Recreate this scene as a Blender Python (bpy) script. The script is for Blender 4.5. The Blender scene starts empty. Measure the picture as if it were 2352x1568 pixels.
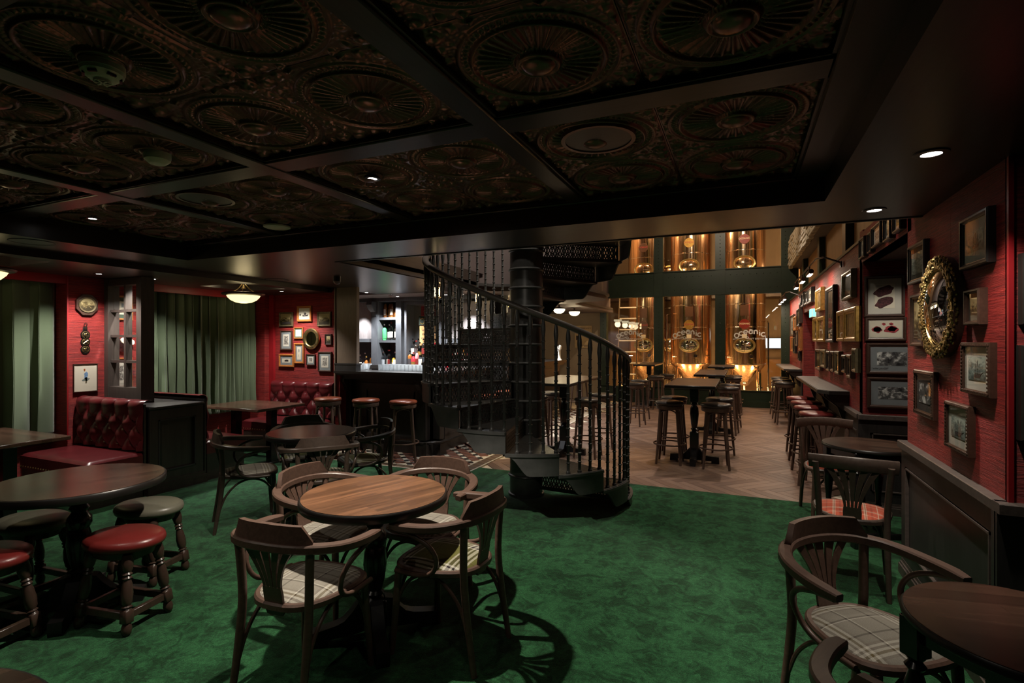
import bpy, bmesh, math, random
from math import sin, cos, pi, radians, sqrt, atan2, exp, floor as flr
from mathutils import Vector, Matrix
random.seed(7)
S = bpy.context.scene
COL = S.collection

# ------------------------------------------------------------------ camera
cam = bpy.data.cameras.new('camera')
cam.sensor_width = 36.0
cam.lens = 36.0 * 1205.0 / 2352.0
cam.clip_start = 0.05
cam_o = bpy.data.objects.new('camera', cam)
COL.objects.link(cam_o)
cam_o.location = (0, 0, 1.57)
cam_o.rotation_euler = (pi / 2, 0, radians(23.662))
S.camera = cam_o

# ------------------------------------------------------------------ world, exposure
W = bpy.data.worlds.new('world'); S.world = W; W.use_nodes = True
W.node_tree.nodes['Background'].inputs[0].default_value = (0.9, 0.8, 0.7, 1)
W.node_tree.nodes['Background'].inputs[1].default_value = 0.0015
S.view_settings.view_transform = 'Standard'
S.view_settings.look = 'None'
S.view_settings.exposure = 0.25
S.view_settings.gamma = 1.0
S.view_settings.use_curve_mapping = False
S.cycles.use_denoising = True
S.cycles.max_bounces = 7
S.cycles.diffuse_bounces = 3
S.cycles.glossy_bounces = 4
S.cycles.transparent_max_bounces = 12
S.cycles.sample_clamp_indirect = 3.0
S.cycles.caustics_reflective = False
S.cycles.caustics_refractive = False

WARM = (1.0, 0.80, 0.58); AMBER = (1.0, 0.62, 0.28); COOL = (0.96, 0.97, 1.0); SOFTW = (1.0, .94, .86); NEUT = (1.0, 0.90, 0.76)
def spot(loc, power, ang=80, blend=0.6, col=NEUT, r=0.03, to=None):
    l = bpy.data.lights.new('spot_beam', 'SPOT')
    l.energy = power; l.spot_size = radians(ang); l.spot_blend = blend; l.color = col; l.shadow_soft_size = r
    o = bpy.data.objects.new('spot_beam', l); COL.objects.link(o); o.location = loc
    if to is not None:
        o.rotation_euler = (Vector(to) - Vector(loc)).to_track_quat('-Z', 'Y').to_euler()
    return o
def point(loc, power, col=WARM, r=0.05):
    l = bpy.data.lights.new('point_glow', 'POINT'); l.energy = power; l.color = col; l.shadow_soft_size = r
    o = bpy.data.objects.new('point_glow', l); COL.objects.link(o); o.location = loc
    return o
def area(loc, to, power, sx, sy, col=WARM):
    l = bpy.data.lights.new('light_strip', 'AREA'); l.shape = 'RECTANGLE'; l.size = sx; l.size_y = sy; l.energy = power; l.color = col
    o = bpy.data.objects.new('light_strip', l); COL.objects.link(o); o.location = loc
    o.rotation_euler = (Vector(to) - Vector(loc)).to_track_quat('-Z', 'Y').to_euler()
    return o

# downlights of the coffered room (tile lamps and soffit lamps), then unseen fill spots
spot((-1.90, 2.36, 2.46), 190, 94, .28, NEUT, .022)
spot((-4.40, 2.30, 2.46), 40, 100, .5, NEUT, .022)
spot((0.71, 2.64, 2.325), 46, 84, .6, NEUT, .022, to=(.93, 2.95, 0))
spot((0.71, 3.66, 2.325), 60, 84, .6, NEUT, .022, to=(.90, 3.75, 0))
spot((-0.55, 1.05, 2.46), 6, 125, .7, NEUT, .022)  # unseen fill spot added above the frame, no fitting
spot((-1.90, 0.30, 2.46), 9, 110, .6, NEUT, .022)  # weak unseen fill added out of frame, no fitting
spot((-3.20, 1.05, 2.46), 22, 105, .6, NEUT, .022)  # unseen fill spot added past the left edge of the view
# booths
spot((-6.16, 3.29, 2.265), 100, 120, .7, SOFTW, .02, to=(-6.45, 3.37, 0))
spot((-6.11, 3.83, 2.265), 85, 120, .7, SOFTW, .02, to=(-6.4, 4.0, 0))
spot((-5.93, 5.46, 2.265), 95, 110, .7, SOFTW, .02, to=(-6.0, 5.75, 0))
# bar
spot((-6.33, 7.45, 2.30), 150, 70, .5, COOL, .02, to=(-6.33, 7.62, 0))
spot((-5.60, 7.35, 2.30), 210, 120, .6, COOL, .02, to=(-5.6, 7.6, 0))
spot((-4.90, 7.00, 2.30), 230, 125, .6, COOL, .02)
spot((-4.40, 8.60, 2.30), 320, 125, .6, COOL, .02)
spot((-3.95, 10.4, 2.30), 120, 125, .6, COOL, .02)
# void over the stair, parquet and ledges
spot((-0.6, 4.9, 5.1), 230, 70, .7, NEUT, .16, to=(-0.3, 4.6, 0))
spot((-2.0, 4.35, 5.0), 160, 60, .7, NEUT, .04, to=(-2.0, 4.7, 0))
spot((-1.0, -.3, 2.44), 45, 27, .6, NEUT, .03, to=(-2.0, 4.2, 1.35))  # unseen accent spot added behind the camera to brighten the stair
spot((-0.5, 7.6, 5.1), 330, 66, .7, (1, .86, .74), .04)
spot((0.2, 10.6, 5.1), 330, 66, .7, (1, .86, .74), .04)
spot((-2.3, 6.9, 5.1), 330, 34, .6, (1, .66, .24), .03, to=(-2.3, 7.0, 1))
spot((-1.2, 5.6, 5.1), 450, 80, .7, NEUT, .04, to=(-3.6, 7.0, 2.6))  # unseen spot added to brighten the dark bulkhead
spot((-0.6, 10.0, 5.1), 230, 100, .8, WARM, .04, to=(-0.8, 13.9, 2.6))  # unseen spot added to lift the green window wall
spot((0.2, 9.0, 5.1), 120, 70, .8, WARM, .04, to=(1.0, 9.6, 3.4))  # unseen spot added to light the stone balcony front
spot((-4.10, 7.45, 2.30), 150, 80, .6, COOL, .02, to=(-4.1, 7.65, 0))
spot((-4.7, 6.5, 2.30), 60, 100, .6, COOL, .03)  # unseen spot added over the counter to brighten the tumblers
spot((-3.3, 5.9, 2.30), 60, 130, .7, COOL, .03)
# ------------------------------------------------------------------ material tools
def nodes(name):
    m = bpy.data.materials.new(name); m.use_nodes = True
    nt = m.node_tree; b = nt.nodes['Principled BSDF']
    return m, nt, b
def nd(nt, t, ins=None, **kw):
    n = nt.nodes.new('ShaderNode' + t)
    for k, v in kw.items(): setattr(n, k, v)
    for k, v in (ins or {}).items():
        if isinstance(v, bpy.types.NodeSocket): nt.links.new(v, n.inputs[k])
        else: n.inputs[k].default_value = v
    return n
def ramp(nt, fac, stops, interp='LINEAR'):
    r = nt.nodes.new('ShaderNodeValToRGB'); r.color_ramp.interpolation = interp
    el = r.color_ramp.elements
    while len(el) > 1: el.remove(el[-1])
    el[0].position = stops[0][0]; el[0].color = (*stops[0][1], 1)
    for p, c in stops[1:]:
        e = el.new(p); e.color = (*c, 1)
    nt.links.new(fac, r.inputs[0])
    return r.outputs[0]
def coords(nt, scale=(1, 1, 1), kind='Object', rot=(0, 0, 0)):
    tc = nd(nt, 'TexCoord')
    mp = nd(nt, 'Mapping', {'Vector': tc.outputs[kind], 'Scale': scale, 'Rotation': rot})
    return mp.outputs[0]
def bump(nt, b, h, strength, dist=0.01):
    n = nd(nt, 'Bump', {'Height': h, 'Strength': strength, 'Distance': dist})
    nt.links.new(n.outputs[0], b.inputs['Normal'])
def k3(c, k): return tuple(min(1, x * k) for x in c)
def setb(b, rough, metal=0, spec=.5, coat=0, sheen=0):
    b.inputs['Roughness'].default_value = rough; b.inputs['Metallic'].default_value = metal
    b.inputs['Specular IOR Level'].default_value = spec
    if coat: b.inputs['Coat Weight'].default_value = coat; b.inputs['Coat Roughness'].default_value = .15
    if sheen: b.inputs['Sheen Weight'].default_value = sheen; b.inputs['Sheen Roughness'].default_value = .4
def plain(name, col, rough=.5, metal=0, var=.12, vs=9, spec=.5, bmp=0, bs=60, coat=0, sheen=0, stretch=(1, 1, 1)):
    m, nt, b = nodes(name); setb(b, rough, metal, spec, coat, sheen)
    v = coords(nt, stretch)
    n = nd(nt, 'TexNoise', {'Vector': v, 'Scale': vs, 'Detail': 4})
    c = ramp(nt, n.outputs[0], [(.3, k3(col, 1 - var)), (.7, k3(col, 1 + var))])
    nt.links.new(c, b.inputs['Base Color'])
    if bmp:
        n2 = nd(nt, 'TexNoise', {'Vector': v, 'Scale': bs, 'Detail': 3})
        bump(nt, b, n2.outputs[0], bmp, .004)
    return m
def wood(name, col, rough=.4, axis='x', var=.45, fine=1.0, spec=.5, coat=0, bmp=.12):
    m, nt, b = nodes(name); setb(b, rough, 0, spec, coat)
    st = {'x': (1.2, 16, 16), 'y': (16, 1.2, 16), 'z': (16, 16, 1.2)}[axis]
    v = coords(nt, tuple(s * fine for s in st))
    n = nd(nt, 'TexNoise', {'Vector': v, 'Scale': 3.0, 'Detail': 6, 'Roughness': .65, 'Distortion': .6})
    c = ramp(nt, n.outputs[0], [(.25, k3(col, 1 - var)), (.5, col), (.78, k3(col, 1 + var))])
    nt.links.new(c, b.inputs['Base Color'])
    if bmp: bump(nt, b, n.outputs[0], bmp, .003)
    return m
def planked(name, col, rough, pw, pl, var=.45, coat=0):
    m, nt, b = nodes(name); setb(b, rough, 0, .5, coat)
    v = coords(nt)
    br = nd(nt, 'TexBrick', {'Vector': v, 'Color1': (*k3(col, 1.35), 1), 'Color2': (*k3(col, .62), 1), 'Mortar': (*k3(col, .55), 1), 'Scale': 1.0,
                             'Mortar Size': .0008, 'Brick Width': pl, 'Row Height': pw, 'Bias': -.1})
    br.offset = .37
    n = nd(nt, 'TexNoise', {'Vector': coords(nt, (3, 45, 45)), 'Scale': 1.6, 'Detail': 7, 'Roughness': .7, 'Distortion': .8})
    g = ramp(nt, n.outputs[0], [(.25, (1 - var,) * 3), (.75, (1 + var * .6,) * 3)])
    mx = nd(nt, 'Mix', {}, data_type='RGBA', blend_type='MULTIPLY')
    mx.inputs[0].default_value = 1
    nt.links.new(br.outputs[0], mx.inputs[6]); nt.links.new(g, mx.inputs[7])
    nt.links.new(mx.outputs[2], b.inputs['Base Color'])
    bump(nt, b, n.outputs[0], .06, .002)
    return m
def plaid(name, period, sx, sy, rough=.9):
    m, nt, b = nodes(name); setb(b, rough, 0, .2, 0, .15)
    tc = nd(nt, 'TexCoord'); sp = nd(nt, 'SeparateXYZ', {0: tc.outputs['Object']})
    outs = []
    for ax, st in ((0, sx), (1, sy)):
        d = nd(nt, 'Math', {0: sp.outputs[ax], 1: period}, operation='DIVIDE')
        f = nd(nt, 'Math', {0: d.outputs[0]}, operation='FRACT')
        outs.append(ramp(nt, f.outputs[0], st, 'CONSTANT'))
    mx = nd(nt, 'Mix', {}, data_type='RGBA'); mx.inputs[0].default_value = .5
    nt.links.new(outs[0], mx.inputs[6]); nt.links.new(outs[1], mx.inputs[7])
    n = nd(nt, 'TexNoise', {'Vector': tc.outputs['Object'], 'Scale': 420, 'Detail': 2})
    g = ramp(nt, n.outputs[0], [(.3, (.8,) * 3), (.7, (1.12,) * 3)])
    m2 = nd(nt, 'Mix', {}, data_type='RGBA', blend_type='MULTIPLY'); m2.inputs[0].default_value = 1
    nt.links.new(mx.outputs[2], m2.inputs[6]); nt.links.new(g, m2.inputs[7])
    nt.links.new(m2.outputs[2], b.inputs['Base Color'])
    bump(nt, b, n.outputs[0], .25, .001)
    return m
def emit(name, col, strength):
    m, nt, b = nodes(name); b.inputs['Base Color'].default_value = (*k3(col, .6), 1)
    b.inputs['Emission Color'].default_value = (*col, 1); b.inputs['Emission Strength'].default_value = strength
    return m
def sheet_glass(name, tint=(1, 1, 1), ior=1.45, rough=0.0, boost=1.0):
    m = bpy.data.materials.new(name); m.use_nodes = True; nt = m.node_tree; nt.nodes.clear()
    ge = nd(nt, 'NewGeometry'); io = nd(nt, 'Math', {0: ge.outputs['Backfacing'], 1: 1 / ior - ior, 2: ior}, operation='MULTIPLY_ADD')
    fr = nd(nt, 'Fresnel', {'IOR': io.outputs[0]}); mu = nd(nt, 'Math', {0: fr.outputs[0], 1: boost}, operation='MULTIPLY')
    mu.use_clamp = True
    t = nd(nt, 'BsdfTransparent', {'Color': (*tint, 1)}); g = nd(nt, 'BsdfGlossy', {'Roughness': rough})
    mx = nd(nt, 'MixShader', {0: mu.outputs[0], 1: t.outputs[0], 2: g.outputs[0]})
    o = nd(nt, 'OutputMaterial', {0: mx.outputs[0]})
    return m
def art(name, stops, scale=6, detail=6, stretch=(1, 1, 1), dist=.8, paper=None, margin=.16, vgrad=0):
    # a flat print: ink blotches, optionally faded out to a paper margin
    m, nt, b = nodes(name); setb(b, .55, 0, .3)
    tc = nd(nt, 'TexCoord'); oi = nd(nt, 'ObjectInfo')
    w = nd(nt, 'Math', {0: oi.outputs['Random'], 1: 50.0}, operation='MULTIPLY')
    mp = nd(nt, 'Mapping', {'Vector': tc.outputs['Generated'], 'Scale': stretch})
    n = nd(nt, 'TexNoise', {'Vector': mp.outputs[0], 'W': w.outputs[0], 'Scale': scale, 'Detail': detail, 'Roughness': .62, 'Distortion': dist}, noise_dimensions='4D')
    fac = n.outputs[0]
    sp = nd(nt, 'SeparateXYZ', {0: tc.outputs['Generated']})
    if vgrad:
        g = nd(nt, 'Math', {0: sp.outputs[2], 1: vgrad, 2: -vgrad * .5}, operation='MULTIPLY_ADD')
        fac = nd(nt, 'Math', {0: fac, 1: g.outputs[0]}, operation='ADD').outputs[0]
    c = ramp(nt, fac, stops)
    if paper:
        ds = []
        for ax in (0, 2):
            a = nd(nt, 'Math', {0: sp.outputs[ax], 1: .5}, operation='SUBTRACT')
            ds.append(nd(nt, 'Math', {0: a.outputs[0]}, operation='ABSOLUTE').outputs[0])
        mxd = nd(nt, 'Math', {0: ds[0], 1: ds[1]}, operation='MAXIMUM')
        n2 = nd(nt, 'TexNoise', {'Vector': tc.outputs['Generated'], 'W': w.outputs[0], 'Scale': 4, 'Detail': 3}, noise_dimensions='4D')
        e = nd(nt, 'Math', {0: n2.outputs[0], 1: .28, 2: -.14}, operation='MULTIPLY_ADD')
        ad = nd(nt, 'Math', {0: mxd.outputs[0], 1: e.outputs[0]}, operation='ADD')
        f = ramp(nt, ad.outputs[0], [(.5 - margin - .05, (0,) * 3), (.5 - margin, (1,) * 3)])
        mx = nd(nt, 'Mix', {}, data_type='RGBA')
        nt.links.new(f, mx.inputs[0]); nt.links.new(c, mx.inputs[6]); mx.inputs[7].default_value = (*paper, 1)
        c = mx.outputs[2]
    nt.links.new(c, b.inputs['Base Color'])
    return m

def carpet_mat():
    m, nt, b = nodes('green_damask_carpet'); setb(b, 1.0, 0, .1, 0, .25)
    v = coords(nt)
    wn = nd(nt, 'TexNoise', {'Vector': v, 'Scale': 8.0, 'Detail': 5, 'Roughness': .6, 'Distortion': 2.2})
    vo = nd(nt, 'TexVoronoi', {'Vector': v, 'Scale': 4.2, 'Randomness': .35}, feature='F1')
    sm = nd(nt, 'Math', {0: vo.outputs[0], 1: .35, 2: -.10}, operation='MULTIPLY_ADD')
    pm = nd(nt, 'Math', {0: wn.outputs[0], 1: sm.outputs[0]}, operation='ADD')
    pat = ramp(nt, pm.outputs[0], [(.44, (.009, .044, .015)), (.52, (.014, .070, .025)), (.66, (.022, .100, .036))])
    n2 = nd(nt, 'TexNoise', {'Vector': v, 'Scale': 170, 'Detail': 3})
    n3 = nd(nt, 'TexNoise', {'Vector': v, 'Scale': 30, 'Detail': 3, 'Distortion': 1.5})
    g = ramp(nt, n2.outputs[0], [(.3, (.55,) * 3), (.7, (1.4,) * 3)])
    g2 = ramp(nt, n3.outputs[0], [(.35, (.72,) * 3), (.65, (1.22,) * 3)])
    a = nd(nt, 'Mix', {}, data_type='RGBA', blend_type='MULTIPLY'); a.inputs[0].default_value = 1
    nt.links.new(pat, a.inputs[6]); nt.links.new(g, a.inputs[7])
    a2 = nd(nt, 'Mix', {}, data_type='RGBA', blend_type='MULTIPLY'); a2.inputs[0].default_value = 1
    nt.links.new(a.outputs[2], a2.inputs[6]); nt.links.new(g2, a2.inputs[7])
    nt.links.new(a2.outputs[2], b.inputs['Base Color'])
    bump(nt, b, n2.outputs[0], .5, .006)
    return m
def grasscloth():
    m, nt, b = nodes('red_grasscloth'); setb(b, .62, 0, .35)
    tc = nd(nt, 'TexCoord')
    mp = nd(nt, 'Mapping', {'Vector': tc.outputs['Object'], 'Scale': (4, 4, 105)})
    n = nd(nt, 'TexNoise', {'Vector': mp.outputs[0], 'Scale': 1.0, 'Detail': 5, 'Roughness': .7})
    mp2 = nd(nt, 'Mapping', {'Vector': tc.outputs['Object'], 'Scale': (14, 14, 420)})
    n2 = nd(nt, 'TexNoise', {'Vector': mp2.outputs[0], 'Scale': 1.0, 'Detail': 3})
    ad = nd(nt, 'Math', {0: n.outputs[0], 1: n2.outputs[0]}, operation='ADD')
    c = ramp(nt, n.outputs[0], [(.30, (.085, .006, .007)), (.5, (.22, .014, .013)), (.70, (.37, .034, .026))])
    nt.links.new(c, b.inputs['Base Color'])
    bump(nt, b, ad.outputs[0], .9, .007)
    return m
def steel(name, col, rough=.22):
    m, nt, b = nodes(name); setb(b, rough, 1, .5)
    n = nd(nt, 'TexNoise', {'Vector': coords(nt, (14, 14, .3)), 'Scale': 2.0, 'Detail': 3})
    c = ramp(nt, n.outputs[0], [(.35, k3(col, .55)), (.65, k3(col, 1.15))])
    nt.links.new(c, b.inputs['Base Color'])
    r = ramp(nt, n.outputs[0], [(.35, (rough * 1.7,) * 3), (.65, (rough * .6,) * 3)])
    nt.links.new(r, b.inputs['Roughness'])
    return m
def stone_mat():
    return plain('pale_stone', (.42, .36, .27), .95, 0, .4, 7, .2, .8, 30)

M = {}
M['carpet'] = carpet_mat()
M['red'] = grasscloth()
M['redpaint'] = plain('red_gloss_paint', (.26, .010, .014), .4, 0, .06)
M['darkwood'] = wood('dark_stained_panel', (.030, .021, .017), .32, 'x', .4, .7)
M['darkwood_y'] = wood('dark_stained_panel_y', (.030, .021, .017), .32, 'y', .4, .7)
M['darkwood_z'] = wood('dark_stained_panel_z', (.032, .024, .020), .34, 'z', .4, .7)
M['blackwood'] = wood('black_stained_wood', (.020, .017, .015), .28, 'z', .3, .8)
M['dado'] = wood('charcoal_dado_wood', (.032, .029, .028), .42, 'z', .35, .8)
M['rail'] = wood('grey_brown_rail_wood', (.085, .066, .058), .45, 'y', .4, .9)
M['pilaster'] = wood('taupe_pilaster_wood', (.16, .115, .08), .5, 'z', .25, 2.0)
M['tin'] = plain('dark_bronze_tin', (.20, .090, .066), .28, .5, .3, 5, .6)
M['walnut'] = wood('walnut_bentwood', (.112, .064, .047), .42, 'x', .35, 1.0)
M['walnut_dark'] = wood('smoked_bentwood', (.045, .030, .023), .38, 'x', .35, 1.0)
M['ebony'] = wood('black_lacquered_wood', (.007, .006, .006), .22, 'z', .2, 1.0, .5, .2)
M['stoolwood'] = wood('brown_stool_wood', (.10, .060, .043), .40, 'z', .35, 1.0)
M['turned'] = wood('dark_turned_oak', (.045, .026, .019), .30, 'z', .35, 1.0)
M['table_near'] = planked('walnut_stave_top', (.185, .086, .043), .33, .036, .42, .75)
M['table_dark'] = planked('dark_walnut_top', (.070, .037, .024), .24, .07, .6, .4)
M['table_high'] = planked('brown_high_top', (.075, .045, .030), .30, .09, 1.3, .35)
M['blackfoot'] = plain('matt_black_foot', (.008, .007, .007), .55)
M['edge'] = plain('black_table_edge', (.012, .010, .009), .35)
M['leather'] = plain('oxblood_leather', (.100, .011, .014), .30, 0, .2, 6, .5, .12, 90)
M['leather_red'] = plain('red_stool_leather', (.135, .015, .013), .34, 0, .12, 6, .5, .12, 120)
M['leather_tan'] = plain('russet_stool_leather', (.19, .045, .020), .34, 0, .15, 6, .5, .12, 120)
M['leather_grey'] = plain('olive_grey_leather', (.125, .118, .088), .38, 0, .12, 6, .5, .12, 120)
M['leather_dark'] = plain('charcoal_leather', (.050, .042, .038), .34, 0, .12, 6, .5, .12, 120)
M['velvet'] = plain('green_velvet', (.088, .118, .068), .75, 0, .12, 4, .25, .1, 40, 0, .5, (1, 1, .3))
M['iron'] = plain('black_cast_iron', (.070, .070, .068), .38, .1, .2, 12, .5, .08, 60)
M['handrail'] = plain('worn_iron_handrail', (.105, .088, .078), .42, 0, .15, 8)
M['tread'] = plain('chequered_iron_tread', (.05, .048, .044), .36, .5, .4, 40, .5, 1.0, 34)
M['green'] = plain('green_steel_paint', (.011, .023, .010), .42, 0, .15, 4)
M['tan'] = plain('tan_plaster', (.30, .22, .14), .8, 0, .08, 3)
M['brownwall'] = plain('purple_brown_wall', (.085, .062, .060), .7, 0, .1, 3)
M['amberpanel'] = plain('amber_panel', (.36, .19, .07), .55, 0, .15, 2, .4, 0, 1, 0, 0, (1, 3, .5))
M['tank'] = steel('polished_vessel_steel', (.74, .50, .33), .17)
M['chrome'] = plain('chrome', (.75, .72, .68), .12, 1, .05)
M['brass'] = plain('brass', (.62, .46, .20), .33, 1, .2, 20)
M['gilt'] = plain('antique_gilt', (.34, .23, .09), .34, .9, .6, 60)
M['mirror'] = plain('mirror_silver', (.80, .78, .74), .02, 1, .02)
M['white'] = plain('white_plastic', (.82, .78, .70), .4, 0, .04)
M['paper'] = plain('cream_paper', (.62, .57, .46), .8, 0, .05, 3)
M['matgrey'] = plain('grey_mount', (.20, .22, .23), .85, 0, .05)
M['letter'] = plain('frosted_lettering', (.80, .76, .68), .9, 0, .03)
M['matwhite'] = plain('pale_mount', (.50, .48, .42), .85, 0, .04)
M['matgreen'] = plain('green_mount', (.06, .10, .07), .85, 0, .05)
M['matdark'] = plain('dark_mount', (.035, .026, .022), .85, 0, .05)
M['fr_black'] = wood('black_frame', (.016, .014, .013), .32, 'x', .3)
M['fr_brown'] = wood('brown_frame', (.050, .025, .017), .35, 'x', .4)
M['fr_oak'] = wood('orange_oak_frame', (.36, .125, .030), .35, 'x', .3)
M['fr_gold'] = plain('gold_frame', (.42, .25, .065), .35, .75, .3, 30)
M['fr_olive'] = plain('tarnished_frame', (.15, .12, .065), .4, .4, .2, 30)
M['tumbler'] = plain('tumbler_glass', (.78, .82, .84), .12, 0, .04, 9, .8)
M['tumbler'].node_tree.nodes['Principled BSDF'].inputs['Alpha'].default_value = .42
M['screenwood'] = wood('brown_screen_wood', (.050, .039, .034), .42, 'z', .35, .8)
M['glass'] = sheet_glass('picture_glass', (1, 1, 1), 1.5, 0, 1.0)
M['pane'] = sheet_glass('window_glass', (.97, .98, .97), 1.5, 0, 1.0)
M['bottleglass'] = sheet_glass('clear_bottle_glass', (.88, .90, .90), 1.5, .03, 1.6)
M['lamp_white'] = emit('lit_downlight_lens', (1.0, .97, .92), 14)
M['lamp_bowl'] = emit('lit_glass_bowl', (1.0, .80, .36), 1.5)
M['lamp_opal'] = emit('lit_opal_shade', (1.0, .86, .55), 6.0)
M['lamp_lantern'] = emit('lit_lantern_bulb', (1.0, .72, .32), 12.0)
M['lamp_bar'] = emit('lit_picture_lamp', (1.0, .86, .70), 9.0)
M['screen'] = emit('lit_screen', (.72, .88, 1.0), 1.3)
M['exit'] = emit('lit_exit_sign', (.18, .95, .68), 1.5)
M['terracotta'] = plain('terracotta_tile', (.17, .060, .036), .5, 0, .25, 8)
M['tileblack'] = plain('black_tile', (.018, .017, .017), .4)
M['tilewhite'] = plain('cream_tile', (.52, .47, .38), .45)
M['tilebrown'] = plain('brown_border_tile', (.13, .085, .055), .5, 0, .3, 8)
M['grout'] = plain('floor_bed', (.55, .47, .36), .9)
M['parquet'] = wood('oak_parquet', (.175, .105, .074), .45, 'x', .35, .9)
M['parquet2'] = wood('oak_parquet_dark', (.135, .080, .058), .45, 'x', .35, .9)
M['parquet3'] = wood('oak_parquet_light', (.215, .135, .098), .45, 'x', .35, .9)
M['stone'] = stone_mat()
M['posterpaper'] = plain('poster_paper', (.56, .38, .19), .8, 0, .12, 6)
M['ink'] = plain('dark_ink', (.030, .022, .022), .7)
M['meat'] = plain('maroon_ink', (.060, .014, .016), .8, 0, .8, 70)
M['meatred'] = plain('red_ink', (.30, .03, .04), .8, 0, .8, 60)
M['blueink'] = plain('blue_ink', (.14, .25, .42), .8, 0, .4, 60)
M['redink'] = plain('orange_ink', (.50, .13, .05), .8)
M['sail'] = plain('grey_ink', (.16, .19, .17), .8, 0, .4, 40)
M['a_eng'] = art('engraving_print', [(.38, (.03, .025, .025)), (.52, (.22, .2, .18)), (.60, (.6, .57, .5))], 9, 8, (1, 1, 1), 1.5, (.62, .58, .5), .14)
M['a_bw'] = art('monochrome_photograph', [(.36, (.012, .012, .014)), (.5, (.10, .10, .10)), (.58, (.5, .5, .48)), (.66, (.75, .75, .72))], 2.4, 5, (1.6, 1, 1.0), .5)
M['a_sepia'] = art('sepia_photograph', [(.38, (.03, .022, .010)), (.5, (.16, .12, .05)), (.62, (.40, .32, .16))], 4, 7, (1, 1, 1.4), .8, None, 0, .55)
M['a_sea'] = art('sea_sky_print', [(.30, (.05, .065, .06)), (.5, (.20, .25, .225)), (.66, (.48, .54, .47))], 3, 6, (1, 1, 1.5), 1.2, None, 0, .35)
M['a_dark'] = art('dark_oil_painting', [(.42, (.010, .008, .006)), (.56, (.055, .038, .022)), (.68, (.24, .17, .10))], 3.5, 7, (1.6, 1, .8), 1.0)
M['a_gold'] = art('faded_gold_print', [(.35, (.09, .055, .018)), (.5, (.22, .14, .05)), (.65, (.36, .25, .10))], 3.5, 6, (1.2, 1, .7), 1.0)
M['a_poster'] = art('orange_poster_print', [(.44, (.06, .035, .015)), (.52, (.34, .17, .055)), (.7, (.42, .24, .09))], 8, 5, (1, 1, 1.5), .6, (.42, .24, .09), .12)
G1 = (.30, .275, .23); G2 = (.055, .043, .036); G3 = (.62, .58, .50); G4 = (.17, .13, .065); G5 = (.23, .20, .165)
st = [(0, G1), (.14, G2), (.17, G1), (.30, G5), (.34, G3), (.38, G5), (.42, G3), (.46, G4), (.50, G3), (.54, G5), (.58, G1), (.78, G2), (.81, G3), (.83, G1)]
M['plaid_grey'] = plaid('cream_grey_plaid', .29, st, st)
H1 = (.135, .130, .035); H2 = (.030, .022, .020); H3 = (.60, .57, .48); H4 = (.10, .028, .012)
st = [(0, H1), (.20, H4), (.215, H1), (.42, H3), (.46, H2), (.50, H3), (.56, H2), (.60, H3), (.64, H2), (.70, H3), (.74, H1)]
M['plaid_green'] = plaid('olive_cream_plaid', .30, st, st)
R1 = (.38, .075, .040); R2 = (.52, .42, .32); R3 = (.22, .04, .025); R4 = (.10, .13, .09)
st = [(0, R1), (.16, R2), (.19, R1), (.33, R3), (.40, R1), (.52, R2), (.55, R4), (.58, R2), (.62, R1), (.80, R3), (.84, R1)]
M['plaid_red'] = plaid('red_cream_plaid', .17, st, st)
for nm, c in (('gin', (.05, .35, .10)), ('amber', (.20, .07, .015)), ('darkb', (.014, .010, .008)), ('clearcol', (.62, .66, .66)), ('redb', (.40, .02, .03)), ('yellow', (.55, .36, .05)), ('rose', (.55, .18, .18))):
    M['b_' + nm] = plain('bottle_' + nm, c, .08, 0, .05, 9, .6)
M['b_clear'] = M['bottleglass']
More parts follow.
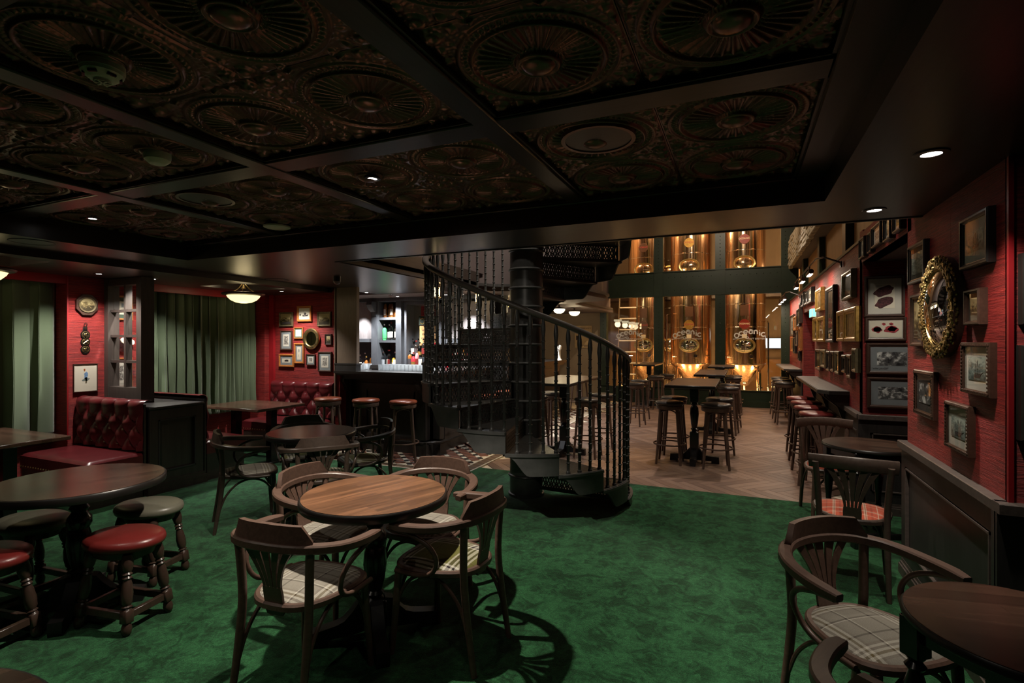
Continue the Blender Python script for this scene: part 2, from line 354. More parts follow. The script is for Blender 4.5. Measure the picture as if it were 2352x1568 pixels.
# ------------------------------------------------------------------ mesh tools
class G:
    def __init__(s): s.v = []; s.f = []; s.m = []
    def add(s, vs, fs, mi=0):
        o = len(s.v); s.v += [tuple(v) for v in vs]; s.f += [tuple(i + o for i in f) for f in fs]; s.m += [mi] * len(fs)
        return s
    def box(s, x0, x1, y0, y1, z0, z1, mi=0, bv=0):
        if bv:
            bm = bmesh.new(); bmesh.ops.create_cube(bm, size=1)
            for v in bm.verts: v.co = Vector(((x0 + x1) / 2 + v.co.x * (x1 - x0), (y0 + y1) / 2 + v.co.y * (y1 - y0), (z0 + z1) / 2 + v.co.z * (z1 - z0)))
            bmesh.ops.bevel(bm, geom=bm.edges[:], offset=bv, segments=1, affect='EDGES')
            bm.verts.index_update()
            s.add([v.co[:] for v in bm.verts], [[v.index for v in f.verts] for f in bm.faces], mi); bm.free(); return s
        v = [(x0, y0, z0), (x1, y0, z0), (x1, y1, z0), (x0, y1, z0), (x0, y0, z1), (x1, y0, z1), (x1, y1, z1), (x0, y1, z1)]
        return s.add(v, [(0, 3, 2, 1), (4, 5, 6, 7), (0, 1, 5, 4), (1, 2, 6, 5), (2, 3, 7, 6), (3, 0, 4, 7)], mi)
    def lathe(s, prof, n=16, at=(0, 0, 0), mi=0, ax='z', sx=1, sy=1, a0=0):
        vs = []; k = len(prof)
        for i in range(n):
            a = a0 + 2 * pi * i / n
            for r, z in prof:
                p = (r * cos(a) * sx, r * sin(a) * sy, z)
                if ax == 'y': p = (p[0], p[2], p[1])
                if ax == 'x': p = (p[2], p[0], p[1])
                vs.append((p[0] + at[0], p[1] + at[1], p[2] + at[2]))
        fs = []
        for i in range(n):
            j = (i + 1) % n
            for q in range(k - 1): fs.append((i * k + q, j * k + q, j * k + q + 1, i * k + q + 1))
        if prof[0][0] > 1e-6: fs.append(tuple(i * k for i in range(n))[::-1])
        if prof[-1][0] > 1e-6: fs.append(tuple(i * k + k - 1 for i in range(n)))
        return s.add(vs, fs, mi)
    def sweep(s, pts, prof, mi=0, up=(0, 0, 1), scl=None, closed=False, caps=True):
        # sweep a 2D profile (side, up) along points keeping 'up' fixed
        P = [Vector(p) for p in pts]; n = len(P); k = len(prof); U = Vector(up); vs = []
        for i in range(n):
            a = P[i - 1] if (i or closed) else P[i]; b = P[(i + 1) % n] if (i < n - 1 or closed) else P[i]
            t = (b - a).normalized(); sd = t.cross(U)
            if sd.length < 1e-4: sd = t.cross(Vector((1, 0, 0)))
            sd.normalize(); uu = sd.cross(t)
            c = scl[i] if scl else 1
            for q, w in prof: vs.append((P[i] + sd * q * c + uu * w * c)[:])
        fs = []
        for i in range(n if closed else n - 1):
            j = (i + 1) % n
            for q in range(k): fs.append((i * k + q, i * k + (q + 1) % k, j * k + (q + 1) % k, j * k + q))
        if caps and not closed: fs += [tuple(range(k))[::-1], tuple((n - 1) * k + q for q in range(k))]
        return s.add(vs, fs, mi)
    def tube(s, pts, r, n=8, mi=0, closed=False):
        rr = r if isinstance(r, (list, tuple)) else None
        r0 = 1 if rr else r
        prof = [(cos(2 * pi * i / n) * r0, sin(2 * pi * i / n) * r0) for i in range(n)]
        P = [Vector(p) for p in pts]; d = (P[-1] - P[0])
        up = (0, 0, 1)
        if abs(d.normalized().z if d.length > 1e-6 else 0) > .9: up = (0, 1, 0) if abs(d.y) < .3 * d.length + 1e-9 else (1, 0, 0)
        return s.sweep(pts, prof, mi, up, rr, closed)
    def prism(s, poly, z0, z1, mi=0, tf=None):
        n = len(poly); tf = tf or (lambda x, y, z: (x, y, z))
        vs = [tf(x, y, z0) for x, y in poly] + [tf(x, y, z1) for x, y in poly]
        fs = [tuple(range(n))[::-1], tuple(range(n, 2 * n))] + [(i, (i + 1) % n, n + (i + 1) % n, n + i) for i in range(n)]
        return s.add(vs, fs, mi)
    def grid(s, fn, nu, nv, mi=0, wrap=False):
        vs = [fn(i / nu, j / nv) for j in range(nv + 1) for i in range(nu + (0 if wrap else 1))]
        w = nu if wrap else nu + 1; fs = []
        for j in range(nv):
            for i in range(nu):
                i2 = (i + 1) % w
                fs.append((j * w + i, j * w + i2, (j + 1) * w + i2, (j + 1) * w + i))
        return s.add(vs, fs, mi)
    def ball(s, c, r, n=8, mi=0, sx=1, sy=1, sz=1):
        h = max(4, n // 2)
        return s.lathe([(max(1e-7, r * sin(pi * i / h)), -r * cos(pi * i / h) * sz) for i in range(h + 1)], n, c, mi, 'z', sx, sy)
    def mesh(s, name, mats, ang=38, fixn=True):
        me = bpy.data.meshes.new(name); me.from_pydata(s.v, [], s.f)
        for m in (mats if isinstance(mats, (list, tuple)) else [mats]): me.materials.append(m if not isinstance(m, str) else M[m])
        me.polygons.foreach_set('material_index', s.m)
        if fixn:
            bm = bmesh.new(); bm.from_mesh(me); bmesh.ops.recalc_face_normals(bm, faces=bm.faces); bm.to_mesh(me); bm.free()
        if ang:
            me.polygons.foreach_set('use_smooth', [True] * len(me.polygons)); me.set_sharp_from_angle(angle=radians(ang))
        me.update()
        return me
    def obj(s, name, mats, parent=None, loc=(0, 0, 0), rot=(0, 0, 0), ang=38, kind=None, fixn=True):
        return put(name, s.mesh(name, mats, ang, fixn), parent, loc, rot, kind)
def put(name, me, parent=None, loc=(0, 0, 0), rot=(0, 0, 0), kind=None, scale=None):
    o = bpy.data.objects.new(name, me); COL.objects.link(o)
    o.location = loc; o.rotation_euler = rot
    if scale: o.scale = scale
    if parent: o.parent = parent
    if kind: o['kind'] = kind
    return o
def thing(name, label, cat, loc=(0, 0, 0), rz=0, group=None, rot=None):
    o = bpy.data.objects.new(name, None); COL.objects.link(o); o.empty_display_size = .05
    o.location = loc; o.rotation_euler = rot if rot else (0, 0, rz)
    return tag(o, label, cat, group)
def tag(o, label, cat, group=None):
    o['label'] = label; o['category'] = cat
    if group: o['group'] = group
    return o
def copy_tree(src, parent=None, **kw):
    c = src.copy(); COL.objects.link(c)
    if parent: c.parent = parent
    for ch in src.children: copy_tree(ch, c)
    return c
def dup(src, loc, rz, label, group=None):
    c = copy_tree(src); c.location = loc; c.rotation_euler = (0, 0, rz); c['label'] = label
    if group: c['group'] = group
    return c
def swap(root, part, old, new):
    for ch in root.children:
        if ch.name.split('.')[0] == part:
            me = ch.data.copy()
            for i, m in enumerate(me.materials):
                if m == M[old]: me.materials[i] = M[new]
            ch.data = me
def arc(c, r, a0, a1, n, z=0, ry=None):
    return [(c[0] + r * cos(radians(a0 + (a1 - a0) * i / n)), c[1] + (ry or r) * sin(radians(a0 + (a1 - a0) * i / n)), z) for i in range(n + 1)]
def smooth_path(pts, n=5):
    P = [Vector(p) for p in pts]; out = []
    for i in range(len(P) - 1):
        a = P[max(0, i - 1)]; b = P[i]; c = P[i + 1]; d = P[min(len(P) - 1, i + 2)]
        for j in range(n):
            t = j / n
            out.append((.5 * ((2 * b) + (c - a) * t + (2 * a - 5 * b + 4 * c - d) * t * t + (3 * b - a - 3 * c + d) * t ** 3))[:])
    out.append(P[-1][:]); return out
RECT = lambda w, h: [(-w / 2, -h / 2), (w / 2, -h / 2), (w / 2, h / 2), (-w / 2, h / 2)]
def RRECT(w, h, c):
    return [(-w / 2 + c, -h / 2), (w / 2 - c, -h / 2), (w / 2, -h / 2 + c), (w / 2, h / 2 - c), (w / 2 - c, h / 2), (-w / 2 + c, h / 2), (-w / 2, h / 2 - c), (-w / 2, -h / 2 + c)]
def struct(name, g, mats, parent=None, ang=38):
    o = g.obj(name, mats, parent, ang=ang)
    if parent is None: o['kind'] = 'structure'
    return o

# ------------------------------------------------------------------ floors
ZS, Z1, XW, XL = 2.34, 2.28, 1.02, -6.65
fl = struct('floor', G().box(-8, 3, -3, 18, -.12, -.03), 'grout')
# carpet sheet, with the tile bed's corner at (-3.0, 5.4)
g = G()
def quadgrid(g, x0, x1, y0, y1, z0, z1):
    g.box(x0, x1, y0, y1, z0, z1)
quadgrid(g, -6.7, 2.6, -3, 5.4, -.03, .006); quadgrid(g, -3.0, 2.6, 5.4, 5.81, -.03, .006)
g.obj('carpet', 'carpet', fl)
G().box(-6.7, -2.985, 5.4, 5.425, .0, .010).box(-3.01, -2.985, 5.425, 12.0, -.03, .010).obj('tile_edging', 'tilewhite', fl)
# encaustic tile bed
G().box(-6.7, -3.0, 5.4, 12.2, -.03, -.002).obj('tile_bed', 'grout', fl)
def tile_mesh(name, a, b, mat):
    return G().box(-a / 2, a / 2, -b / 2, b / 2, -.006, .0035, 0, .0012).mesh(name, mat, 0)
j = .006
tm = {'terracotta_tile': tile_mesh('terracotta_tile', .125 - j, .070 - j, 'terracotta'), 'black_strip_tile': tile_mesh('black_strip_tile', .125 - j, .030 - j, 'tileblack'),
      'white_tile': tile_mesh('white_tile', .065 - j, .1 - j, 'tilewhite'), 'black_tile': tile_mesh('black_tile', .065 - j, .1 - j, 'tileblack'),
      'border_tile': tile_mesh('border_tile', .125 - j * 1.6, .125 - j * 1.6, 'tilebrown')}
def placetile(nm, x, y, rz): put(nm, tm[nm], fl, (x, y, 0), (0, 0, rz))
far = G(); cs = cos(pi / 4)
def in_field(x, y, pad=.0): return x < -3.19 - pad and y > 5.59 + pad
def fartile(x, y, a, b, mi):
    c, s_ = cos(-pi / 4), sin(-pi / 4)
    vs = [(x + c * u - s_ * w, y + s_ * u + c * w, z) for z in (-.004, .002) for u, w in ((-b / 2, -a / 2), (b / 2, -a / 2), (b / 2, a / 2), (-b / 2, a / 2))]
    far.add(vs, [(4, 5, 6, 7), (0, 1, 5, 4), (1, 2, 6, 5), (2, 3, 7, 6), (3, 0, 4, 7)], mi)
for pi_ in range(-2, 60):
    for qi in range(-60, 60):
        for kind, dp, dq, a, b, mi in (('white_tile', .0325, .05, .058, .095, 0), ('black_tile', .0325, .15, .058, .095, 1),
                                       ('terracotta_tile', .1275, .035, .121, .066, 2), ('terracotta_tile', .1275, .135, .121, .066, 2),
                                       ('black_strip_tile', .1275, .085, .121, .026, 1), ('black_strip_tile', .1275, .185, .121, .026, 1)):
            p = pi_ * .19 + dp; q = qi * .2 + dq
            # p runs along (1,1)/sqrt2, q runs along (1,-1)/sqrt2; origin near (-5.4, 5.2)
            x = -5.4 + (p + q) * cs; y = 5.2 + (p - q) * cs
            if not in_field(x, y, .035) or x < -5.5 or y > 11.9: continue
            if y > 8.4 and x < -3.9: continue
            near = (y < 6.9 and x > -4.75 and y < 6.35 + max(0, (x + 4.1)) * 1.2)
            if near: placetile(kind, x, y, pi / 4)
            else: fartile(x, y, b, a, mi)
far.obj('far_tiles', ['tilewhite', 'tileblack', 'terracotta'], fl, ang=0, kind='stuff')
for i in range(26):
    placetile('border_tile', -3.085, 5.49 + i * .125, 0)
for i in range(19):
    placetile('border_tile', -3.21 - i * .125, 5.49, 0)
G().box(-6.0, -3.15, 5.565, 5.578, -.01, .003).box(-3.162, -3.15, 5.578, 12, -.01, .003).obj('tile_border_line', 'tilewhite', fl)
# herringbone parquet: planks as pieces near, joined farther on
G().box(-3.0, 2.0, 5.78, 14.2, -.03, -.010).obj('parquet_bed', 'grout', fl)
L, Wd = .60, .10
pm = [G().box(-L / 2 + .0012, L / 2 - .0012, -Wd / 2 + .0012, Wd / 2 - .0012, -.008, .0005, 0, .0012).mesh('parquet_plank', m, 0) for m in ('parquet', 'parquet2', 'parquet3')]
cand = []; pat = {}
c45 = cos(pi / 4)
n = int(round(L / Wd))
for a in range(-46, 64):
    for b in range(-22, 90):
        # herringbone on a lattice of plank-width cells
        if (a - b) % (2 * n) == 0: cand.append(((a + n / 2) * Wd, (b + .5) * Wd, 0))
        if (a - b) % (2 * n) == 2 * n - 1: cand.append(((a + .5) * Wd, (b + n / 2) * Wd, 1))
rnd = random.Random(3); pl = []
for cu, cv, o in cand:
    x = -4.2 + (cu + cv) * c45; y = 7.8 + (cv - cu) * c45
    if -2.95 < x < 1.0 and 5.68 < y < 13.75: pl.append((x, y, o, rnd.randrange(3)))
pl.sort(key=lambda p: (p[0] + .3) ** 2 * .6 + p[1] ** 2)
fg = G()
for i, (x, y, o, k) in enumerate(pl):
    a = pi / 4 if o else -pi / 4
    if i < 290: put('parquet_plank', pm[k], fl, (x, y, -.001 * (k + 1) * .2), (0, 0, a))
    else:
        c, s_ = cos(a), sin(a)
        fg.add([(x + c * u - s_ * w, y + s_ * u + c * w, -.0006) for u, w in ((-L / 2, -Wd / 2 + .001), (L / 2, -Wd / 2 + .001), (L / 2, Wd / 2 - .001), (-L / 2, Wd / 2 - .001))], [(0, 1, 2, 3)], k)
fg.obj('far_parquet', ['parquet', 'parquet2', 'parquet3'], fl, ang=0, kind='stuff')

# ------------------------------------------------------------------ ceiling with coffers
ce = struct('ceiling', G().box(-6.75, 2.7, -3, 4.2, 2.60, 2.66), 'darkwood')
PX = 1.307; X0 = .275; R_IN = 1.19   # coffer pitch, right edge of the first coffer, opening
rows = [(-.59, .60), (.745, 1.945), (2.09, 3.29)]
cols = [(X0 - i * PX - R_IN - .01, X0 - i * PX) for i in range(4)]
def tin_tile():
    N = 132; T = .597
    def h(x, y):
        r = sqrt(x * x + y * y) / .29; a = atan2(y, x)
        z = 0
        if r < .20: z = .012 + .018 * sqrt(max(0, 1 - (r / .20) ** 2))
        elif r < .27: z = .010 + .008 * sin(pi * (r - .20) / .07)
        elif r < .74:
            t = (r - .27) / .47
            ew = .10 * min(1, (1 - t) * 9, t * 9 + .2) / .10
            z = .002 + .0085 * ew * max(0, cos(36 * a)) ** .6
        elif r < .80: z = .003 + .011 * sin(pi * (r - .74) / .06)
        elif r < .90:
            bd = (cos(66 * a) > 0) * max(0, cos(66 * a)) ** .5 * max(0, sin(pi * (r - .81) / .08))
            z = .002 + .007 * bd
        elif r < .95: z = .001 + .006 * sin(pi * (r - .90) / .05)
        e = T / 2 - max(abs(x), abs(y))
        if r >= .95:
            z = .0
            cx, cy = .255 * (1 if x > 0 else -1), .255 * (1 if y > 0 else -1)
            d = sqrt((x - cx) ** 2 + (y - cy) ** 2)
            if d < .03: z += .014 * sqrt(max(0, 1 - (d / .03) ** 2))
            elif d < .036: z += .004
            for kx, ky in ((.18, .27), (.27, .18), (.115, .285), (.285, .115)):
                d2 = sqrt(((abs(x) - kx) * 1.2) ** 2 + (abs(y) - ky) ** 2)
                if d2 < .022: z += .007 * (1 - d2 / .022) ** .5
            z += .0035 * max(0, sin(70 * abs(x) + 8 * sin(55 * abs(y)))) * max(0, cos(62 * abs(y) + 6 * sin(48 * abs(x))))
        if e < .006: z = -.004
        return z
    return G().grid(lambda u, v: ((u - .5) * T, (v - .5) * T, -1.35 * h((u - .5) * T, (v - .5) * T)), N, N).mesh('tin_tile', 'tin', 0, False)
tt = tin_tile()
tt.polygons.foreach_set('use_smooth', [True] * len(tt.polygons)); tt.flip_normals()
TZ = 2.512
for (x0, x1) in cols:
    for (y0, y1) in rows:
        for a in (.25, .75):
            for b in (.25, .75):
                put('tin_tile', tt, ce, (x0 + (x1 - x0) * a, y0 + (y1 - y0) * b, TZ))
bz0, bz1 = 2.475, 2.60
def beam(nm, x0, x1, y0, y1, z0, mat):
    return G().box(x0, x1, y0, y1, z0, bz1, 0, .006).obj(nm, mat, ce)
for i in range(3): beam('coffer_beam', cols[i + 1][1], cols[i][0], -.6, 3.30, bz0 - .004, 'darkwood_y')
for j_ in range(2): beam('coffer_beam', -4.86, X0 + .0, rows[j_][1], rows[j_ + 1][0], bz0, 'darkwood')
beam('perimeter_beam', X0, .43, -3, 3.42, bz0 - .008, 'darkwood_y'); beam('perimeter_beam', -4.95, X0, 3.29, 3.42, bz0 - .008, 'darkwood')
beam('perimeter_beam', -4.95, cols[3][0], -3, 3.3, bz0 - .008, 'darkwood_y'); beam('perimeter_beam', -4.9, .4, -.75, -.59, bz0, 'darkwood')
# thin bead along every beam foot
bd = G()
for (x0, x1) in cols:
    for (y0, y1) in rows:
        for s_ in ((x0, x0 + .012, y0, y1), (x1 - .012, x1, y0, y1), (x0, x1, y0, y0 + .012), (x0, x1, y1 - .012, y1)):
            bd.box(*s_, bz0 + .008, bz0 + .02)
bd.obj('coffer_bead', 'darkwood', ce)
# soffit ring round the coffers
G().box(.417, 2.7, -3, 3.97, ZS, 2.60).obj('soffit', 'darkwood_y', ce)
G().box(-4.82, .417, 3.325, 3.97, ZS, 2.60).obj('soffit', 'darkwood', ce)
G().box(-5.45, -4.82, -3, 3.97, ZS, 2.60).obj('soffit', 'darkwood_y', ce)
G().box(-5.45, -3.60, 3.97, 7.0, ZS, 2.60).obj('soffit', 'darkwood_y', ce)
# lower booth ceiling, with two lamp recesses
lc = G()
def holed(g, x0, x1, y0, y1, z0, z1, holes):
    ys = [y0] + [c for h in holes for c in h[2:]] + [y1]
    for i in range(len(ys) - 1):
        if i % 2 == 0: g.box(x0, x1, ys[i], ys[i + 1], z0, z1)
        else:
            h = holes[i // 2]; g.box(x0, h[0], ys[i], ys[i + 1], z0, z1); g.box(h[1], x1, ys[i], ys[i + 1], z0, z1)
            g.box(h[0] - .01, h[1] + .01, h[2] - .01, h[3] + .01, z0 + .14, z0 + .18)
holed(lc, -6.75, -5.45, -3, 5.95, Z1, 2.52, [(-6.35, -5.65, 1.92, 2.64), (-6.35, -5.65, 4.54, 5.27)])
lc.obj('booth_ceiling', 'darkwood_y', ce)
# curved bulkhead over the bar (beyond the stair)
def bulk(off=0):
    p = [(-3.60 - off, 6.9)] + [(x, y) for x, y, z in arc((-3.1, 6.9), .5 + off, 180, 90, 8)] + [(-2.95, 7.4 + off)] + [(x, y) for x, y, z in arc((-2.95, 7.9), .5 + off, -90, 0, 8)]
    p += [(x, y) for x, y, z in arc((-2.75, 9.2), .5 + off, 0, 90, 8)] + [(-3.1, 9.7 + off), (-3.1, 13.9), (-6.6, 13.9), (-6.6, 6.9)]
    return p
bo = [(-3.6, 6.95), (-3.55, 7.15), (-3.42, 7.28), (-3.2, 7.33), (-2.75, 7.4), (-2.55, 7.6), (-2.38, 8.2), (-2.25, 9.3), (-2.3, 9.62), (-2.5, 9.85), (-2.9, 10.0), (-3.15, 10.4), (-3.15, 13.9), (-6.6, 13.9), (-6.6, 6.95)]
G().prism(bo, ZS, 2.46).obj('bar_ceiling', 'brownwall', ce)
G().prism([(x + (.06 if x > -3.6 else 0), y - .05) if y < 9 else (x + .05, y + .02) for x, y in bo[:12]] + bo[12:], 2.40, 2.44).obj('bulkhead_moulding', 'dado', ce)
G().prism([(x - .10 if x > -6 else x, y + .12) for x, y in bo], 2.46, 5.2).obj('bulkhead', 'brownwall', ce)
mo = [(-3.60, 4.2), (-3.60, 6.95)]
G().box(-3.63, -3.585, 3.97, 7.0, ZS + .01, ZS + .03).box(-3.66, -3.60, 3.99, 7.0, 2.40, 2.45).box(-3.60, 1.02, 3.955, 3.98, ZS - .006, ZS + .02).obj('opening_moulding', 'dado', ce)
# upper storey shell above the soffit opening
struct('trim_1', G().box(-3.75, 2.2, 3.99, 4.15, 2.60, 5.3).box(-3.75, -3.62, 4.1, 7.2, 2.60, 5.3), 'brownwall')
struct('trim_2', G().box(-4.0, 2.6, 3.9, 14.6, 5.2, 5.3), 'brownwall')
# ------------------------------------------------------------------ walls
def wallbox(name, x0, x1, y0, y1, z0, z1, m='red', parent=None): return struct(name, G().box(x0, x1, y0, y1, z0, z1), m, parent)
wr = wallbox('wall_right', XW + .004, XW + .15, 2.84, 4.28, .0, 2.6)
# papered drops of the column face, with a seam between them
for y0, y1 in ((2.832, 3.488), (3.491, 4.283)): G().box(XW - .003, XW + .02, y0, y1, .88, 2.6).obj('paper_drop', 'red', wr)
G().box(XW - .003, 2.7, 2.828, 2.86, .88, 2.6).obj('paper_drop', 'red', wr)
G().box(XW - .006, XW + .012, 2.822, 2.84, .9, 2.6).obj('corner_bead', 'redpaint', wr)
G().box(XW, XW + .2, 4.27, 4.286, .88, 2.6).obj('paper_drop', 'red', wr)
wallbox('wall_front', -6.8, 2.8, -3.05, -2.95, 0, 2.6)
wallbox('wall_side', 2.62, 2.75, -3, 2.85, 0, 2.6)
# niche between the columns, brewery wall beyond
wn = wallbox('wall_niche', XW, 2.0, 5.72, 5.86, 0, 2.6)
wallbox('wall_niche_back', 1.86, 2.0, 4.2, 5.8, 0, 2.6, parent=wn)
G().box(XW, 1.9, 4.28, 5.75, 2.30, 2.36).obj('niche_ceiling', 'brownwall', wn)
wb = wallbox('wall_brewery', XW, XW + .12, 5.73, 9.2, 0, 2.50)
G().box(XW - .003, XW + .10, 4.2, 5.75, 2.30, 2.58).obj('niche_header', 'red', wb)
G().box(XW, XW + .12, 10.85, 13.9, 0, 2.50).obj('paper_drop', 'red', wb)
G().box(XW, XW + .12, 9.15, 10.9, 2.08, 2.50).obj('paper_drop', 'red', wb)
G().box(XW + .002, XW + 1.4, 10.80, 10.86, 0, 2.08).box(XW + .002, XW + 1.4, 9.17, 9.2, 0, 2.08).box(1.9, 1.95, 9.2, 10.8, 0, 2.08).obj('doorway_reveal', 'red', wb)
G().box(XW - .012, XW + .14, 5.7, 13.9, 2.50, 2.53).obj('wall_cap', 'green', wb)
# upper zone: amber panels, posts, stone balcony front
up = struct('wall_upper', G().box(1.24, 1.32, 4.0, 14.0, 2.5, 5.2), 'amberpanel')
for y in (7.45, 9.8, 12.2): G().box(1.15, 1.24, y, y + .22, 2.5, 5.2).obj('steel_post', 'green', up)
bal = G(); rs = random.Random(5)
G().box(1.05, 1.24, 4.2, 13.9, 3.26, 3.5).obj('balcony_slab', 'brownwall', up)
zz = 3.24; smesh = []
for i in range(4):
    g = G(); hh = .068
    w = .20 + .05 * i
    g.box(-.045, .03, -w / 2, w / 2, 0, hh, 0, .012)
    smesh.append((g.mesh('stone', 'stone', 0), w))
for r in range(9):
    y = 4.3 + .1 * (r % 3)
    while y < 13.7:
        me, w = smesh[rs.randrange(4)]
        if y > 8.0 and r < 5 or y > 12: put('stone', me, up, (1.03 + rs.uniform(-.012, .012), y + w / 2, 3.24 + r * .074))
        else: bal.box(.99, 1.06, y + .004, y + w - .004, 3.24 + r * .074, 3.24 + r * .074 + .068)
        y += w + .008
bal.obj('far_stones', 'stone', up, ang=0, kind='stuff')
# dado and rails along the right
def dado_run(par, pts, h=.86, inset=True):
    for (xa, ya), (xb, yb) in zip(pts[:-1], pts[1:]):
        d = Vector((xb - xa, yb - ya, 0)); Ln = d.length; d.normalize(); nrm = Vector((d.y, -d.x, 0)) * -1
        rz = atan2(d.y, d.x)
        g = G(); g.box(0, Ln, -.012, .03, 0, h)
        g.box(0, .09, -.026, .0, .10, h).box(Ln - .09, Ln, -.026, 0, .10, h).box(.09, Ln - .09, -.026, 0, h - .12, h).box(.09, Ln - .09, -.026, 0, .10, .2)
        g.obj('dado_panel', 'dado', par, (xa, ya, 0), (0, 0, rz))
        g = G(); m = .105
        for q in ((m, Ln - m, h - .135, h - .125), (m, Ln - m, .205, .215)): g.box(q[0], q[1], -.032, -.01, q[2], q[3])
        for q in ((m, m + .010), (Ln - m - .01, Ln - m)): g.box(q[0], q[1], -.032, -.01, .205, h - .125)
        g.obj('panel_bead', 'rail', par, (xa, ya, 0), (0, 0, rz))
        G().sweep([(-.0, 0, .88), (Ln, 0, .88)], [(-.045, -.02), (.01, -.02), (.01, .02), (-.045, .02), (-.05, .012), (-.05, -.012)][::-1] if 0 else [(.05, -.022), (.05, .018), (.046, .022), (-.02, .022), (-.02, -.022)], 0).obj('dado_rail', 'rail', par, (xa, ya, 0), (0, 0, rz))
        G().box(0, Ln, -.045, 0, 0, .07).box(0, Ln, -.036, 0, .07, .085).box(0, Ln, -.028, 0, .085, .11).obj('skirting', 'rail', par, (xa, ya, 0), (0, 0, rz))
dado_run(wr, [(XW, 4.33), (XW, 2.83)]); dado_run(wr, [(XW - .05, 2.83), (2.6, 2.83)])
dado_run(wn, [(XW - .04, 5.72), (1.86, 5.72)]); dado_run(wb, [(XW, 9.2), (XW, 5.72)])
dado_run(wb, [(XW, 13.9), (XW, 10.86)])
# left side: booth walls, curtain recesses
wl = wallbox('wall_left', -7.05, -6.95, -3, 6.1, 0, 2.6)
def rec(y0, y1): G().box(-7.0, XL, y0, y1, 0, 2.6).obj('paper_drop', 'red', wl)
rec(3.25, 4.02); rec(5.80, 5.95); rec(-3.0, -.6)
G().box(-6.72, XL, -.6, 3.25, 2.19, 2.5).obj('pelmet', 'redpaint', wl); G().box(-6.72, XL, 4.02, 5.8, 2.19, 2.5).obj('pelmet', 'redpaint', wl)
G().box(XL - .004, XL + .012, 3.243, 3.256, .5, 2.28).obj('corner_bead', 'redpaint', wl)
w5 = wallbox('wall_back', -6.7, -5.30, 5.92, 6.05, 0, 2.5)
G().box(-6.655, -6.56, 5.88, 5.93, .5, 2.28).obj('paper_drop', 'redpaint', w5)
# pilaster at the end of the bar
G().box(-5.36, -4.98, 5.90, 5.96, 1.24, ZS).obj('pilaster', 'pilaster', w5)
G().box(-5.372, -5.352, 5.885, 5.92, .5, ZS).obj('edge_trim', 'pilaster', w5)
wf = wallbox('wall_far', -8, -3.47, 13.9, 14.05, 0, 5.2, 'tan')
wallbox('wall_bar', -7.0, -6.9, 6.1, 14, 0, 5.2, 'brownwall')

# ------------------------------------------------------------------ curtains
def curtain(name, label, x, y0, y1, z0, z1, nf, seed, dep=.055):
    r = random.Random(seed); ph = [r.uniform(-.8, .8) for _ in range(nf + 2)]; am = [r.uniform(.55, 1.15) for _ in range(nf + 2)]
    def f(u, v):
        t = u * nf; i = int(min(nf - 1, flr(t))); fr = t - i
        w = .5 - .5 * cos(2 * pi * fr)
        a = am[i] * (.75 + .35 * (1 - v))
        s = sin(pi * fr) ** (.55 + .2 * sin(ph[i] * 3))
        dx = dep * a * (s * 1.5 - .6) + .012 * sin(9 * v + ph[i] * 6) * (1 - v) * w
        yy = y0 + (y1 - y0) * (u + .018 * sin(2 * pi * t + ph[i]) * (1 - .3 * v))
        zz = z0 + (z1 - z0) * v + .012 * sin(pi * fr) * (1 - v) ** 4
        return (x + dx, yy, zz)
    o = G().grid(f, nf * 14, 30).obj(name, 'velvet', ang=70)
    md = o.modifiers.new('cloth', 'SOLIDIFY'); md.thickness = .006
    return tag(o, label, 'curtain')
curtain('curtain', 'dark green velvet curtain behind the booth nearest the low stools', -6.83, -.5, 3.20, .55, 2.24, 17, 2, .10)
curtain('curtain', 'wide green velvet curtain under the red pelmet behind the glass screen', -6.80, 4.05, 5.77, .55, 2.24, 14, 4, .085)

# ------------------------------------------------------------------ booth partition, screen, benches
pt = thing('booth_partition', 'dark panelled partition with flat cap between the two booths', 'partition', (-6.05, 3.69, 0))
def loc(g, nm, mt, par, org, **k): return g.obj(nm, mt, par, **k)
bx = -6.05; by = 3.69
G().box(-.58, .52, -.27, .27, 0, .865).obj('core', 'darkwood_z', pt)
g = G(); g.box(.52, .545, -.29, -.20, .12, .865).box(.52, .545, .20, .29, .12, .865).box(.52, .545, -.2, .2, .76, .865).box(.52, .545, -.2, .2, .12, .22)
g.obj('end_frame', 'darkwood_z', pt)
g = G(); g.box(.535, .552, -.2, -.188, .22, .76).box(.535, .552, .188, .2, .22, .76).box(.535, .552, -.2, .2, .748, .76).box(.535, .552, -.2, .2, .22, .232).obj('panel_bead', 'dado', pt)
G().box(-.59, .555, -.30, .30, .868, .90, 0, .006).obj('cap', 'dado', pt)
G().box(-.58, .575, -.32, .32, 0, .10).box(-.58, .562, -.305, .305, .1, .13).obj('plinth', 'darkwood', pt)
sc_ = thing('glazed_screen', 'tall dark timber screen with eight bullseye glass panes on the partition cap', 'screen', (-6.31, 3.665, .90))
sx0, sx1, hz = -.335, .345, 1.375
G().box(sx0, sx0 + .07, -.06, .06, 0, hz).obj('stile', 'screenwood', sc_); G().box(sx1 - .085, sx1, -.07, .07, 0, hz).obj('stile', 'screenwood', sc_)
G().box(sx0 + .07, sx1 - .085, -.05, .05, 0, .16).obj('bottom_rail', 'screenwood', sc_); G().box(sx0 + .07, sx1 - .085, -.05, .05, hz - .075, hz).obj('top_rail', 'screenwood', sc_)
ix0, ix1, iz0, iz1 = sx0 + .07, sx1 - .085, .16, hz - .075
mxx = (ix0 + ix1) / 2
G().box(mxx - .016, mxx + .016, -.035, .035, iz0, iz1).obj('mullion', 'screenwood', sc_)
for i in (1, 2, 3):
    z = iz0 + (iz1 - iz0) * i / 4; G().box(ix0, ix1, -.032, .032, z - .014, z + .014).obj('glazing_bar', 'screenwood', sc_)
pw, ph_ = (ix1 - ix0) / 2 - .016, (iz1 - iz0) / 4 - .014
